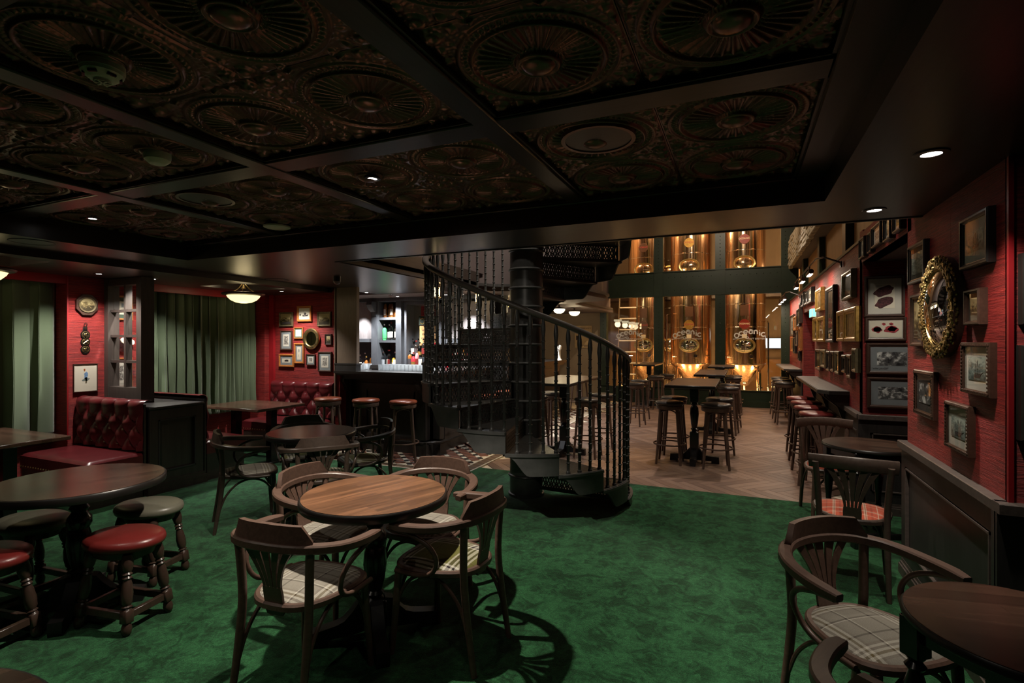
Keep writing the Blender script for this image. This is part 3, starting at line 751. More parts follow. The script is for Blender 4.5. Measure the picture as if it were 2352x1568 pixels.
def bull(u, v):
    x, z = (u - .5) * pw, (v - .5) * ph_; r = sqrt(x * x + z * z) / .085
    return (x, -.016 * exp(-r * r * 6) - .006 * exp(-((r - .8) / .22) ** 2), z)
bme = G().grid(bull, 22, 28).mesh('pane', 'pane', 80, False)
fme = G().box(-pw / 2, pw / 2, -.002, .002, -ph_ / 2, ph_ / 2).mesh('pane', 'pane', 0)
for i in range(4):
    for s_ in (-1, 1):
        put('pane', bme if (i, s_) in ((0, -1), (1, 1), (2, -1), (3, 1)) else fme, sc_, (mxx + s_ * (pw / 2 + .016), 0, iz0 + (iz1 - iz0) * (i + .5) / 4))

def tuft(Lb, H, nb, nr, T=.10, roll=True):
    # deep buttoned back: local x along, z up, front toward -y
    a = Lb / nb; b = H * .80 / nr
    def f(u, v):
        x = (u - .5) * Lb; z = v * H
        p, q = x / a + z / b * .5, x / a - z / b * .5
        if z < nr * b:
            h = (abs(sin(pi * p)) * abs(sin(pi * q))) ** .42
            h2 = abs(sin(pi * (x / a + .5 * nr))) ** .5
            k = max(0, min(1, (z - (nr - .9) * b) / (.8 * b))); h = h * (1 - k) + h2 * k * .9 + 0
        else: h = .9 * abs(sin(pi * (x / a + .5 * nr))) ** .5
        e = min(1, (Lb / 2 - abs(x)) / .03 + .15)
        y = -T * .25 - .055 * h * e
        if v > .84:
            t = (v - .84) / .16 * pi * .62
            y = y * cos(t * .6) - .03 * sin(t); z = H * .84 + .085 * sin(t)
            y += .075 * (1 - cos(t))
        return (x, y, z)
    return G().grid(f, nb * 16, nr * 16 + 22).mesh('tufted_back', 'leather', 60)
btn = G().ball((0, 0, 0), .011, 8, 0, 1, .5, 1).mesh('button', 'leather', 60)
def bench(label, Lb, loc_, rz, nb, nr, H=.50, dep=.50, wing=True):
    t = thing('tufted_bench', label, 'bench', loc_, rz)
    tb = put('tufted_back', tuft(Lb, H, nb, nr), t, (0, 0, .47))
    a = Lb / nb; b = H * .80 / nr
    for r in range(0, nr + 1):
        for i in range(-nb, nb + 1):
            x = i * a * .5
            if (i + r) % 2 == 0 and abs(x) < Lb / 2 - .03 and r > 0 and r <= nr: put('button', btn, tb, (x, -.030, r * b))
    G().box(-Lb / 2, Lb / 2, -.02, .0, .1, .93).obj('back_board', 'darkwood', t)
    def st_(u, v):
        x = (u - .5) * Lb; yy = -.03 - v * dep
        e = min(1, min((.5 - abs(u - .5)) * Lb / .05, 1)); ev = min(1, (1 - v) * dep / .06)
        return (x, yy, .45 + .03 * (sqrt(max(0, 1 - (1 - e) ** 2)) * sqrt(max(0, 1 - (1 - ev) ** 2)) - 1) + .008 * sin(pi * u) * sin(pi * v))
    g = G().grid(st_, 50, 20); g.box(-Lb / 2, Lb / 2, -dep - .03, -.03, .30, .425)
    g.obj('seat', 'leather', t, ang=50)
    G().box(-Lb / 2, Lb / 2, -dep - .01, -.03, .0, .30).obj('base', 'darkwood', t)
    s = G(); n = int(Lb / .045)
    for i in range(n): s.ball((-Lb / 2 + (i + .5) * Lb / n, -dep - .032, .325), .007, 6)
    s.obj('nail_heads', 'brass', t, kind='stuff')
    return t
bench('oxblood buttoned bench before the partition, beside the low stools', 1.13, (-6.085, 3.375, 0), 0, 5, 3)
bench('oxblood buttoned bench behind the partition, backing onto the glass screen', 1.13, (-6.085, 4.005, 0), pi, 5, 3)
bench('oxblood buttoned bench under the round brass porthole mirror', 1.20, (-6.00, 5.90, 0), 0, 5, 3)
bench('oxblood buttoned bench low under the right-hand wall, in the niche behind the small round table', 1.0, (1.84, 5.0, 0), -pi / 2, 4, 3)
for lab, x0, x1, y0, y1 in (('dark rectangular booth table before the curtained booth by the low stools', -6.45, -5.36, 1.95, 2.65), ('dark rectangular booth table between the two facing benches', -6.36, -5.33, 4.55, 5.30)):
    t = thing('booth_table', lab, 'table', ((x0 + x1) / 2, (y0 + y1) / 2, 0))
    w, d = (x1 - x0) / 2, (y1 - y0) / 2
    G().box(-w, w, -d, d, .715, .75, 0, .006).obj('table_top', 'table_dark', t)
    for s_ in (-1, 1):
        G().box(s_ * w * .62 - .045, s_ * w * .62 + .045, -.045, .045, .03, .715).obj('post', 'ebony', t)
        G().box(s_ * w * .62 - .05, s_ * w * .62 + .05, -d * .8, d * .8, 0, .04, 0, .008).obj('foot', 'ebony', t)
# ------------------------------------------------------------------ spiral stair
AX = Vector((-2.03, 5.00)); PH0 = degrees0 = math.degrees(atan2(-5.0, 2.03)); RO = 1.045
stair = thing('spiral_staircase', 'black cast iron spiral staircase with bamboo-shaped balusters round a thick column', 'staircase', (AX.x, AX.y, 0))
STEP, RISE, Z00 = 24.5, .18, .275
def pol(th, r, z=0):
    a = radians(PH0 + th); return (r * cos(a), r * sin(a), z)
cp = [(.0, 0), (.185, 0), (.185, .03)]
z = .03
while z < 5.1:
    cp += [(.168, z + .005), (.168, z + .165), (.183, z + .172), (.186, z + .18), (.183, z + .188)]; z += .19
cp += [(.168, 5.19), (0, 5.19)]
G().lathe(cp, 32).obj('newel_column', 'iron', stair, ang=30)
def zt(k): return Z00 + RISE * k
def tr_mesh():
    g = G(); n = 6
    pts = [pol(0 - PH0 + 0, .1)]
    a0, a1 = 0.6, -STEP - 1.2
    outer = [(RO * cos(radians(a0 + (a1 - a0) * i / n)), RO * sin(radians(a0 + (a1 - a0) * i / n))) for i in range(n + 1)]
    inner = [(.16 * cos(radians(a1 + (a0 - a1) * i / n)), .16 * sin(radians(a1 + (a0 - a1) * i / n))) for i in range(n + 1)]
    g.prism((outer + inner)[::-1], -.022, 0)
    return g.mesh('tread', 'tread', 30)
def skirt_mesh():
    g = G(); n = 22; R0, R1 = RO - .004, RO + .012
    prof = []
    for i in range(n + 1):
        t = i / n; a = radians(.2 - STEP * t)
        if t < .55: d = .185
        elif t < .93: q = (t - .55) / .38; d = .185 - .155 * (3 * q * q - 2 * q ** 3)
        else: d = .030
        prof.append((a, d))
    vs = []
    for a, d in prof:
        for R in (R0, R1):
            vs += [(R * cos(a), R * sin(a), .003), (R * cos(a), R * sin(a), -d)]
    fs = []
    for i in range(n):
        p, q = i * 4, (i + 1) * 4
        fs += [(p, q, q + 1, p + 1), (p + 2, p + 3, q + 3, q + 2), (p, p + 2, q + 2, q), (p + 1, q + 1, q + 3, p + 3)]
    fs += [(0, 1, 3, 2), (n * 4, n * 4 + 2, n * 4 + 3, n * 4 + 1)]
    g.add(vs, fs)
    for i in range(n):   # nosing bead
        pass
    g.sweep([((RO + .008) * cos(radians(-STEP * i / 8)), (RO + .008) * sin(radians(-STEP * i / 8)), -.012) for i in range(9)], RECT(.03, .022))
    return g.mesh('outer_string', 'iron', 30)
def lattice_mesh():
    g = G(); r0, r1, H = .165, 1.02, .158; t = .005
    g.box(r0, r1, -t, t, -.002, .016).box(r0, r1, -t, t, H - .014, H).box(r0, r0 + .015, -t, t, 0, H).box(r1 - .02, r1, -t, t, 0, H)
    z0, z1 = .014, H - .012; n = 15; w = (r1 - r0) / n; hw = .0048
    for i in range(n):
        x = r0 + i * w
        for s_ in (0, 1):
            for kx in (0,):
                a, b = ((x, z0), (x + w, z1)) if s_ == 0 else ((x + w, z0), (x, z1))
                for off in (0, .5):
                    a2, b2 = (a[0] + off * w, a[1]), (b[0] + off * w, b[1])
                    if max(a2[0], b2[0]) > r1: continue
                    d = Vector((b2[0] - a2[0], 0, b2[1] - a2[1])).normalized(); nn = Vector((d.z, 0, -d.x)) * hw
                    vs = [(a2[0] + nn.x * q, y, a2[1] + nn.z * q) for y in (-t, t) for q in (-1, 1)] + [(b2[0] + nn.x * q, y, b2[1] + nn.z * q) for y in (-t, t) for q in (-1, 1)]
                    g.add(vs, [(0, 1, 3, 2), (4, 6, 7, 5), (0, 4, 5, 1), (2, 3, 7, 6), (0, 2, 6, 4), (1, 5, 7, 3)])
        for cz in (.5,):   # quatrefoil bosses on the crossings
            for ox, oz in ((.5, .5), (0, .25), (0, .75)):
                cx, c_z = x + ox * w, z0 + (z1 - z0) * oz
                g.lathe([(.0085, -t * 1.3), (.0085, t * 1.3)], 6, (cx, 0, c_z), 0, 'y')
    return g.mesh('lattice_riser', 'iron', 0)
tme, sme, lme = tr_mesh(), skirt_mesh(), lattice_mesh()
KN = 17
for k in range(-1, KN):
    th = 39.3 - STEP * (k - 1)
    a = radians(PH0 + th)
    put('tread', tme, stair, (0, 0, zt(k)), (0, 0, a)); put('outer_string', sme, stair, (0, 0, zt(k)), (0, 0, a))
    put('lattice_riser', lme, stair, (0, 0, zt(k) - .022 - .158), (0, 0, a), None, (1, 1, 1 if k > -1 else .5))
RZ = [(96, 1.35), (88, 1.365), (70, 1.41), (50, 1.51), (25, 1.665), (0, 1.83), (-25, 2.01), (-46, 2.165), (-68, 2.31), (-90, 2.45), (-120, 2.66), (-150, 2.88), (-400, 4.72)]
def zrail(t):
    for (a, za), (b, zb) in zip(RZ[:-1], RZ[1:]):
        if a >= t >= b: return za + (zb - za) * (a - t) / (a - b)
    return RZ[0][1]
hp = [pol(t, RO - .02, zrail(t)) for t in [92 - 4 * i for i in range(106)]]
hp = [pol(96, RO - .05, 1.30), pol(95, RO - .03, 1.34)] + hp
G().sweep(hp, RRECT(.062, .048, .012)).obj('handrail', 'handrail', stair, ang=50)
def baluster(h):
    pr = [(0, 0), (.019, 0), (.019, .016), (.0135, .022)]; z = .022; n = max(4, round((h - .2) / .072)); st_ = (h - .2) / n
    for i in range(n):
        pr += [(.0130, z + st_ * .2), (.0130, z + st_ - .012), (.0185, z + st_ - .008), (.0185, z + st_ - .002), (.0130, z + st_ + .002)]; z += st_
    pr += [(.0135, z + .03), (.021, z + .085), (.019, z + .125), (.012, h - .01), (.012, h)]
    return G().lathe(pr, 9).mesh('baluster', 'iron', 40)
bc = {}
for k in range(-1, KN - 1):
    for q in (.03, .28, .53, .78):
        t = 39.3 - STEP * (k - 1) - STEP * q
        if t > 90: continue
        h = zrail(t) - .02 - zt(k); hh = round(h / .03) * .03
        if hh not in bc: bc[hh] = baluster(hh)
        put('baluster', bc[hh], stair, pol(t, RO - .022, zt(k)), (0, 0, 0), None, (1, 1, h / hh))
for t, zb in ((90, -.0), (94, 0)): put('baluster', baluster(1.33), stair, pol(t, RO - .03, .0))

# ------------------------------------------------------------------ chairs
def seat_outline(n, k=1.0, off=0):
    out = []
    for i in range(n):
        a = 2 * pi * i / n; c, s_ = cos(a), sin(a)
        x = (.212 + off) * k * math.copysign(abs(c) ** .72, c); y = (.205 + off) * k * math.copysign(abs(s_) ** .72, s_) * (1 + .16 * x / .2)
        out.append((x, y))
    return out
def build_chair(arms, name, label, cat, w, seatm):
    t = thing(name, label, cat)
    n = 40; o1 = seat_outline(n); g = G()
    rings = [(seat_outline(n, 1, .0), .425), (seat_outline(n, 1, .012), .432), (seat_outline(n, 1, .012), .452), (seat_outline(n, 1, .004), .460), (seat_outline(n, .86, 0), .459), (seat_outline(n, .86, 0), .427)]
    vs = [(x, y, z) for r, z in rings for x, y in r]
    fs = [(q * n + i, q * n + (i + 1) % n, ((q + 1) % 6) * n + (i + 1) % n, ((q + 1) % 6) * n + i) for q in range(6) for i in range(n)]
    g.add(vs, fs); g.obj('seat_frame', w, t)
    g = G(); vs = [(0, 0, .486)]; K = [.2, .45, .68, .85, .96, .99]
    Z = [.485, .482, .476, .468, .458, .448]
    for k, z in zip(K, Z): vs += [(x * k, y * k, z) for x, y in o1]
    fs = [(0, 1 + i, 1 + (i + 1) % n) for i in range(n)]
    for q in range(5): fs += [(1 + q * n + i, 1 + (q + 1) * n + i, 1 + (q + 1) * n + (i + 1) % n, 1 + q * n + (i + 1) % n) for i in range(n)]
    g.add(vs, fs); g.obj('seat_pad', seatm, t, ang=60)
    # legs
    for s_ in (-1, 1):
        G().tube([(.175, s_ * .175, .43), (.185, s_ * .185, .25), (.20, s_ * .20, .0)], [.019, .018, .0135], 10).obj('front_leg', w, t)
        top = .725 if arms else .80
        G().tube(smooth_path([(-.265, s_ * .185, 0), (-.225, s_ * .18, .25), (-.205, s_ * .178, .44), (-.208, s_ * .184, .60), ((-.214 if arms else -.238), s_ * (.192 if arms else .198), top - (.027 if arms else 0))], 4), [.0135] + [.0135 + .005 * min(1, i / 5) for i in range(1, 17)], 10).obj('rear_leg', w, t)
        # curved braces under the seat
        G().tube(smooth_path([(.188, s_ * .186, .20), (.165, s_ * .175, .30), (.10, s_ * .17, .385), (.0, s_ * .165, .415), (-.10, s_ * .17, .385), (-.18, s_ * .175, .30), (-.225, s_ * .18, .19)], 5), .009, 8).obj('brace', w, t)
    G().tube(smooth_path([(.188, -.183, .20), (.182, -.15, .31), (.18, -.08, .39), (.18, 0, .415), (.18, .08, .39), (.182, .15, .31), (.188, .183, .20)], 5), .009, 8).obj('brace', w, t)
    def back_u(y, off=0):      # plan curve of the back
        return -.262 + (y / .29) ** 2 * .085 if abs(y) < .29 else None
    if arms:
        pts = [(.135, -.285, .680), (.06, -.295, .684), (-.03, -.292, .69), (-.11, -.275, .698), (-.18, -.235, .708), (-.235, -.165, .716), (-.262, -.08, .721), (-.268, 0, .723)]
        pts = pts + [(x, -y, z) for x, y, z in pts[-2::-1]]
        pp = smooth_path(pts, 4)
        sc = [min(1, .72 + .28 * min(i, len(pp) - 1 - i) / 3) for i in range(len(pp))]
        G().sweep(pp, RRECT(.050, .036, .006), 0, (0, 0, 1), sc).obj('arm_bow', w, t, ang=30)
        # crest plate on the bow
        g = G(); n2 = 24
        inner = [p for p in pp if abs(p[1]) < .212]
        m = len(inner); vs = []
        for i, p in enumerate(inner):
            a = Vector(inner[max(0, i - 1)]); b = Vector(inner[min(m - 1, i + 1)]); d = (b - a); d.z = 0; d.normalize(); nr = Vector((d.y, -d.x, 0))
            e = min(i, m - 1 - i); hgt = .072 if e > 1 else (.008 if e == 0 else .042)
            for q, zz in ((-.013, .012), (.017, .012), (.021, .018 + hgt), (-.002, .018 + hgt)):
                vs.append((p[0] + nr.x * q, p[1] + nr.y * q, p[2] + zz))
        fs = []
        for i in range(m - 1):
            for q in range(4): fs.append((i * 4 + q, i * 4 + (q + 1) % 4, (i + 1) * 4 + (q + 1) % 4, (i + 1) * 4 + q))
        fs += [(0, 1, 2, 3), ((m - 1) * 4 + 3, (m - 1) * 4 + 2, (m - 1) * 4 + 1, (m - 1) * 4)]
        g.add(vs, fs).obj('crest', w, t, ang=40)
        for s_ in (-1, 1):
            G().tube(smooth_path([(.115, s_ * .288, .668), (.02, s_ * .290, .655), (-.07, s_ * .280, .615), (-.105, s_ * .262, .55), (-.075, s_ * .243, .478), (.0, s_ * .238, .445), (.12, s_ * .236, .441), (.15, s_ * .234, .441)], 5), .0115, 8).obj('arm_support', w, t, ang=60)
        zt_, wt, xt = .712, .125, -.262
    else:
        pts = [(-.205, -.235, .80), (-.235, -.16, .805), (-.262, -.07, .81), (-.268, 0, .812), (-.262, .07, .81), (-.235, .16, .805), (-.205, .235, .80)]
        pp = smooth_path(pts, 4)
        sc = [1] * len(pp)
        G().sweep(pp, RRECT(.020, .085, .007), 0, (0, 0, 1)).obj('crest', w, t, ang=50)
        zt_, wt, xt = .775, .135, -.262
    # splat: fretted fan of five ribs growing out of one foot
    def sx(z): return -.200 + (xt + .200) * ((z - .42) / (zt_ - .42)) ** 1.2
    def yc(q, v):  # rib centre: q in -2..2, v 0..1
        return q * (.019 + (wt / 2.15 - .019) * v ** 1.7)
    g = G()
    N2 = 10
    for q in range(-2, 3):
        vs = []
        for i in range(N2 + 1):
            v = i / N2; z = .525 + (zt_ - .525) * v; y = yc(q, v); hw = .0078 + .013 * v ** 1.5
            x = sx(z) + .02 * (y / .12) ** 2
            for dx, dy in ((-.0055, -hw), (-.0055, hw), (.0055, hw), (.0055, -hw)): vs.append((x + dx, y + dy, z))
        fs = [(i * 4 + a, i * 4 + (a + 1) % 4, i * 4 + 4 + (a + 1) % 4, i * 4 + 4 + a) for i in range(N2) for a in range(4)]
        fs += [(0, 3, 2, 1), (N2 * 4, N2 * 4 + 1, N2 * 4 + 2, N2 * 4 + 3)]
        g.add(vs, fs)
    vs = []
    for z, hw in ((.405, .040), (.42, .048), (.50, .050), (.53, .0475)):
        for dx, dy in ((-.0055, -hw), (-.0055, hw), (.0055, hw), (.0055, -hw)): vs.append((sx(max(.42, z)) + dx, dy, z))
    fs = [(i * 4 + a, i * 4 + (a + 1) % 4, i * 4 + 4 + (a + 1) % 4, i * 4 + 4 + a) for i in range(3) for a in range(4)] + [(0, 3, 2, 1), (12, 13, 14, 15)]
    g.add(vs, fs); sp_ = g.obj('splat', w, t, ang=30)
    g = G()
    for s_ in (-1, 1): g.ball((-.212, s_ * .032, .44), .007, 8)
    g.obj('screw_heads', 'chrome', sp_, kind='stuff')
    return t
def place(first, lst, part=None):
    for i, (lab, x, y, deg, pad, wd) in enumerate(lst):
        o = first if i == 0 else dup(first, (0, 0, 0), 0, lab)
        o.location = (x, y, .006 if y < 5.8 else 0); o.rotation_euler = (0, 0, radians(deg)); o['label'] = lab
        if i: 
            if pad and pad != lst[0][4]: swap(o, 'seat_pad', lst[0][4], pad)
            if wd != lst[0][5]:
                for p in ('seat_frame', 'front_leg', 'rear_leg', 'brace', 'arm_bow', 'crest', 'arm_support', 'splat'): swap(o, p, lst[0][5], wd)
ac = build_chair(True, 'bentwood_armchair', 'x', 'chair', 'walnut', 'plaid_grey')
place(ac, [
    ('walnut armchair with grey cream plaid seat, its back nearest the camera at the staved table', -1.83, 1.84, 94, 'plaid_grey', 'walnut'),
    ('walnut bentwood armchair with olive green and cream plaid seat at the staved round table', -1.40, 2.36, 178, 'plaid_green', 'walnut'),
    ('walnut bentwood armchair on the booth side of the staved table, partly hidden', -2.21, 2.40, 2, 'plaid_grey', 'walnut'),
    ('walnut bentwood armchair at the staircase side of the staved round table, facing the camera', -1.76, 2.70, -86, 'plaid_grey', 'walnut'),
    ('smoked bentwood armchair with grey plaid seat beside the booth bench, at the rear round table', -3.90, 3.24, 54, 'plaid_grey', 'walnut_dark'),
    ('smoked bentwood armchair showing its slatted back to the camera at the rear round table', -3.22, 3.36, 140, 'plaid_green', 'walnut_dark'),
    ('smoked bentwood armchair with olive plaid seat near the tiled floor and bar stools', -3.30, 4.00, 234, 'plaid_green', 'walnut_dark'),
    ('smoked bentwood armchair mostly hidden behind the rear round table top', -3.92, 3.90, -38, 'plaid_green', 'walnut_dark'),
    ('walnut bentwood armchair with large cream plaid seat by the panelled dado on the right', .455, 2.385, -53, 'plaid_grey', 'walnut'),
    ('bentwood armchair cut off by the lower picture edge, only its curved arm showing', .482, 1.568, 68, 'plaid_grey', 'walnut'),
])
scr = build_chair(False, 'bentwood_side_chair', 'x', 'chair', 'walnut', 'plaid_red')
place(scr, [('pale walnut side chair with red plaid seat beside the red topped bar stools', .73, 5.43, -82, 'plaid_red', 'walnut'),
            ('near black side chair with red plaid seat, its slatted back to the camera', .66, 4.06, 82, 'plaid_red', 'walnut_dark')])
for o in list(ac.users_collection[0].objects):
    if o.get('category') == 'chair': o['group'] = 'bentwood chairs'

# ------------------------------------------------------------------ round pedestal tables
def ped_table(label, x, y, r, top, rz=45):
    t = thing('round_table', label, 'table', (x, y, .006), radians(rz), 'round pedestal tables')
    G().lathe([(0, .706), (r - .02, .706), (r - .003, .711), (r, .722), (r, .745), (r - .006, .7525), (0, .7525)], 64).obj('table_top', 'edge', t, ang=40)
    G().lathe([(0, .7525), (r - .012, .7525), (r - .012, .7545), (0, .7545)], 64).obj('stave_surface', top, t, ang=30, rot=(0, 0, radians(24)))
    g = G().box(-.11, .11, -.11, .11, .69, .706, 0, .005)
    g.lathe([(.075, .69), (.07, .66), (.045, .65), (.052, .63), (.038, .61), (.05, .59), (.036, .57), (.045, .555), (.06, .535), (.062, .50), (.048, .47), (.057, .44), (.062, .38), (.052, .30), (.036, .24), (.05, .225), (.036, .205), (.055, .19), (.055, .16)], 20)
    g.box(-.055, .055, -.055, .055, .04, .19, 0, .006)
    g.obj('pedestal', 'ebony', t, ang=40)
    for i in range(4):
        a = i * pi / 2
        g = G(); pf = [(.05, .045), (.05, .20), (.09, .19), (.12, .15), (.16, .11), (.20, .095), (.26, .085), (.325, .075), (.33, .03), (.32, .0), (.24, .0), (.235, .03), (.10, .035)]
        g.prism(pf, -.032, .032, 0, lambda x_, y_, z_: (x_, z_, y_))
        g.obj('foot', 'blackfoot', t, rot=(0, 0, a))
    return t
ped_table('round table with glossy staved walnut top under the ceiling lamp, four armchairs round it', -1.80, 2.28, .385, 'table_near')
ped_table('round table with dark plain top between booth benches and staircase', -3.56, 3.62, .385, 'table_dark')
ped_table('larger dark round table with four low upholstered stools', -3.56, 1.80, .43, 'table_dark')
ped_table('dark round table cut off at the lower left picture corner', -1.57, .30, .41, 'table_dark')
def leg_turn(h, r=.03):
    k = h / .45
    return [(r * .7, 0), (r * .85, .012), (r * 1.05, .035), (r * .8, .055), (r * .7, .06)]
def pub_table(label, x, y, r, rz=0):
    t = thing('pub_table', label, 'table', (x, y, .006), radians(rz), 'small four-legged pub tables')
    G().lathe([(0, .722), (r - .012, .722), (r, .73), (r, .742), (r - .006, .75), (0, .75)], 56).obj('table_top', 'edge', t)
    G().lathe([(0, .75), (r - .008, .75), (r - .008, .752), (0, .752)], 56).obj('stave_surface', 'table_dark', t, rot=(0, 0, radians(-30)))
    d = r * .62
    for sx_ in (-1, 1):
        for sy_ in (-1, 1):
            g = G().box(-.03, .03, -.03, .03, .60, .722, 0, .004).box(-.03, .03, -.03, .03, .0, .14, 0, .004)
            g.lathe([(.028, .60), (.018, .585), (.03, .57), (.018, .555), (.034, .50), (.036, .44), (.022, .30), (.019, .22), (.030, .20), (.018, .18), (.028, .14)], 14)
            g.obj('leg', 'ebony', t, (sx_ * d, sy_ * d, 0))
    for q in (-1, 1):
        G().box(-d, d, q * d - .012, q * d + .012, .65, .715).obj('apron', 'ebony', t); G().box(q * d - .012, q * d + .012, -d, d, .65, .715).obj('apron', 'ebony', t)
        G().box(-d, d, q * d - .014, q * d + .014, .07, .11).obj('stretcher', 'ebony', t)
    return t
pub_table('small walnut pub table at the lower right edge, beside the cream plaid armchair', .75, 1.95, .30, 40)
pub_table('small round pub table in the niche between two red plaid side chairs', .915, 4.94, .32, 20)

# ------------------------------------------------------------------ low stools
def low_stool(label, x, y, rz, m):
    t = thing('low_stool', label, 'stool', (x, y, .006), radians(rz), 'low upholstered stools')
    G().lathe([(0, .425), (.185, .425), (.205, .435), (.212, .455), (.206, .475), (.185, .488), (.10, .496), (0, .498)], 40, (0, 0, 0), 0, 'z', 1.04, .82).obj('seat', m, t, ang=60); st_o = [c for c in t.children if c.name.startswith('seat')][-1]
    G().sweep([(.2145 * cos(i * pi / 20), .170 * sin(i * pi / 20), .452) for i in range(40)], [(-.003, -.003), (.003, -.003), (.003, .003), (-.003, .003)], 0, closed=True).obj('seat_piping', m, st_o)
    G().lathe([(0, .385), (.165, .385), (.175, .425), (0, .425)], 32, (0, 0, 0), 0, 'z', 1.0, .78).obj('seat_rail', 'turned', t)
    for sx_ in (-1, 1):
        for sy_ in (-1, 1):
            g = G()
            g.lathe([(.024, .415), (.030, .37), (.024, .335), (.018, .325), (.025, .315), (.018, .305), (.025, .295), (.018, .285), (.024, .262), (.029, .215), (.026, .17), (.018, .155), (.026, .148), (.018, .14), (.024, .13)], 12)
            g.box(-.024, .024, -.024, .024, .065, .132, 0, .004)
            g.lathe([(.016, .068), (.022, .055), (.026, .035), (.022, .012), (.012, 0)], 12)
            o = g.obj('leg', 'turned', t, (sx_ * .152, sy_ * .118, 0), ang=45)
            o.rotation_euler = (sy_ * .10 * 1.0, -sx_ * .10, 0); o.location = (sx_ * .165, sy_ * .130, 0)
    for q in (-1, 1):
        G().box(-.15, .15, -.013, .013, .08, .118, 0, .003).obj('stretcher', 'turned', t, (0, q * .121, 0)); G().box(-.013, .013, -.11, .11, .08, .118, 0, .003).obj('stretcher', 'turned', t, (q * .155, 0, 0))
low_stool('low stool with glossy red leather seat in front of the larger round table', -3.18, 1.83, 10, 'leather_red')
low_stool('low stool with olive grey leather seat behind the red one, toward the rear table', -3.63, 2.24, 12, 'leather_grey')
low_stool('low stool with olive grey leather seat left of the table pedestal', -3.98, 1.77, 5, 'leather_grey')
low_stool('low stool with red leather seat cut by the left picture edge', -3.56, 1.38, 10, 'leather_red')

# ------------------------------------------------------------------ bar stools
def bar_stool(x, y, rz=0):
    t = thing('bar_stool', 'x', 'stool', (x, y, .0), radians(rz))
    G().lathe([(0, .752), (.165, .752), (.178, .762), (.182, .778), (.172, .795), (.12, .803), (0, .806)], 32).obj('seat', 'leather_tan', t, ang=60)
    G().lathe([(.15, .70), (.163, .70), (.170, .712), (.170, .745), (.163, .752), (.15, .752)], 32).obj('seat_ring', 'stoolwood', t)
    for i in range(4):
        a = pi / 4 + i * pi / 2; c, s_ = cos(a), sin(a)
        G().tube([(.142 * c, .142 * s_, .715), (.175 * c, .175 * s_, .35), (.212 * c, .212 * s_, 0)], [.019, .018, .0145], 10).obj('leg', 'stoolwood', t)
        b = a + pi / 2; c2, s2 = cos(b), sin(b)
        P0 = Vector((.157 * c, .157 * s_, .53)); P1 = Vector((.157 * c2, .157 * s2, .53)); mid = (P0 + P1) / 2
        pts = [P0[:], (P0 * .97 + mid * .03 + Vector((0, 0, .07)))[:], (P0 * .75 + mid * .25 + Vector((0, 0, .135)))[:], (mid + Vector((0, 0, .165)))[:], (P1 * .75 + mid * .25 + Vector((0, 0, .135)))[:], (P1 * .97 + mid * .03 + Vector((0, 0, .07)))[:], P1[:]]
        G().tube(smooth_path(pts, 3), .009, 6).obj('arch_brace', 'stoolwood', t, ang=60)
    G().tube([(.198 * cos(i * pi / 16), .198 * sin(i * pi / 16), .25) for i in range(32)], .0105, 6, 0, True).obj('foot_ring', 'stoolwood', t, ang=60)
    return t
bs = bar_stool(0, 0)
SL = [
    ('tan', -5.20, 5.58, 'russet seated bar stool at the bar counter, nearest the booth bench'), ('tan', -4.62, 5.66, 'russet seated bar stool at the middle of the bar front'),
    ('tan', -4.06, 5.72, 'russet seated bar stool at the bar front, nearest the staircase'),
    ('tan', -3.38, 6.80, 'russet seated bar stool at the bar side behind the staircase, first'), ('tan', -3.36, 7.5, 'russet seated bar stool at the bar side behind the staircase, second'), ('tan', -3.36, 8.2, 'russet seated bar stool at the bar side behind the staircase, third'),
    ('red', -3.28, 11.2, 'red seated bar stool at the far bar end below the wall poster'),
    ('dark', -.86, 7.06, 'dark bar stool at the near left corner of the nearest high table'), ('dark', -.30, 7.02, 'dark bar stool at the near right corner of the nearest high table'),
    ('dark', -.87, 7.66, 'dark bar stool behind another on the left side of the nearest high table'), ('dark', -.28, 7.74, 'dark bar stool behind another on the right side of the nearest high table'),
    ('dark', -.22, 9.66, 'dark bar stool on the right of the second high table, nearer one'), ('dark', -.20, 10.35, 'dark bar stool on the right of the second high table, farther one'),
    ('dark', -.18, 12.35, 'dark bar stool on the right of the third high table, nearer one'), ('dark', -.17, 13.0, 'dark bar stool on the right of the third high table, farther one'),
    ('red', .755, 6.58, 'red topped bar stool at the near wall ledge, closest to the side chair'), ('red', .75, 7.15, 'red topped bar stool at the near wall ledge, second from the side chair'),
    ('red', .76, 7.72, 'red topped bar stool at the near wall ledge, third from the side chair'), ('red', .75, 8.30, 'red topped bar stool at the near wall ledge, farthest from the side chair'),
    ('dark', .75, 11.25, 'dark bar stool at the far wall ledge, nearest the doorway'), ('dark', .75, 12.0, 'dark bar stool at the middle of the far wall ledge'), ('dark', .75, 12.7, 'dark bar stool at the far wall ledge, nearest the green post'),
    ('dark', -1.62, 12.9, 'dark bar stool right of the far window table'), ('dark', -1.78, 12.2, 'dark bar stool at the near corner of the far window table'),
    ('dark', -1.89, 10.72, 'dark bar stool in the open by the staircase, farther of the pair'), ('dark', -1.84, 9.95, 'dark bar stool in the open by the staircase, nearer of the pair'),
    ('dark', -2.70, 7.62, 'bar stool in yellow light behind the column, farther one'), ('dark', -2.68, 6.95, 'bar stool in yellow light behind the column, nearer one'),
    ('dark', -1.93, 6.98, 'dark bar stool at the right of the yellow lit table, nearer one'), ('dark', -1.90, 7.66, 'dark bar stool at the right of the yellow lit table, farther one'),
]
rs = random.Random(11)
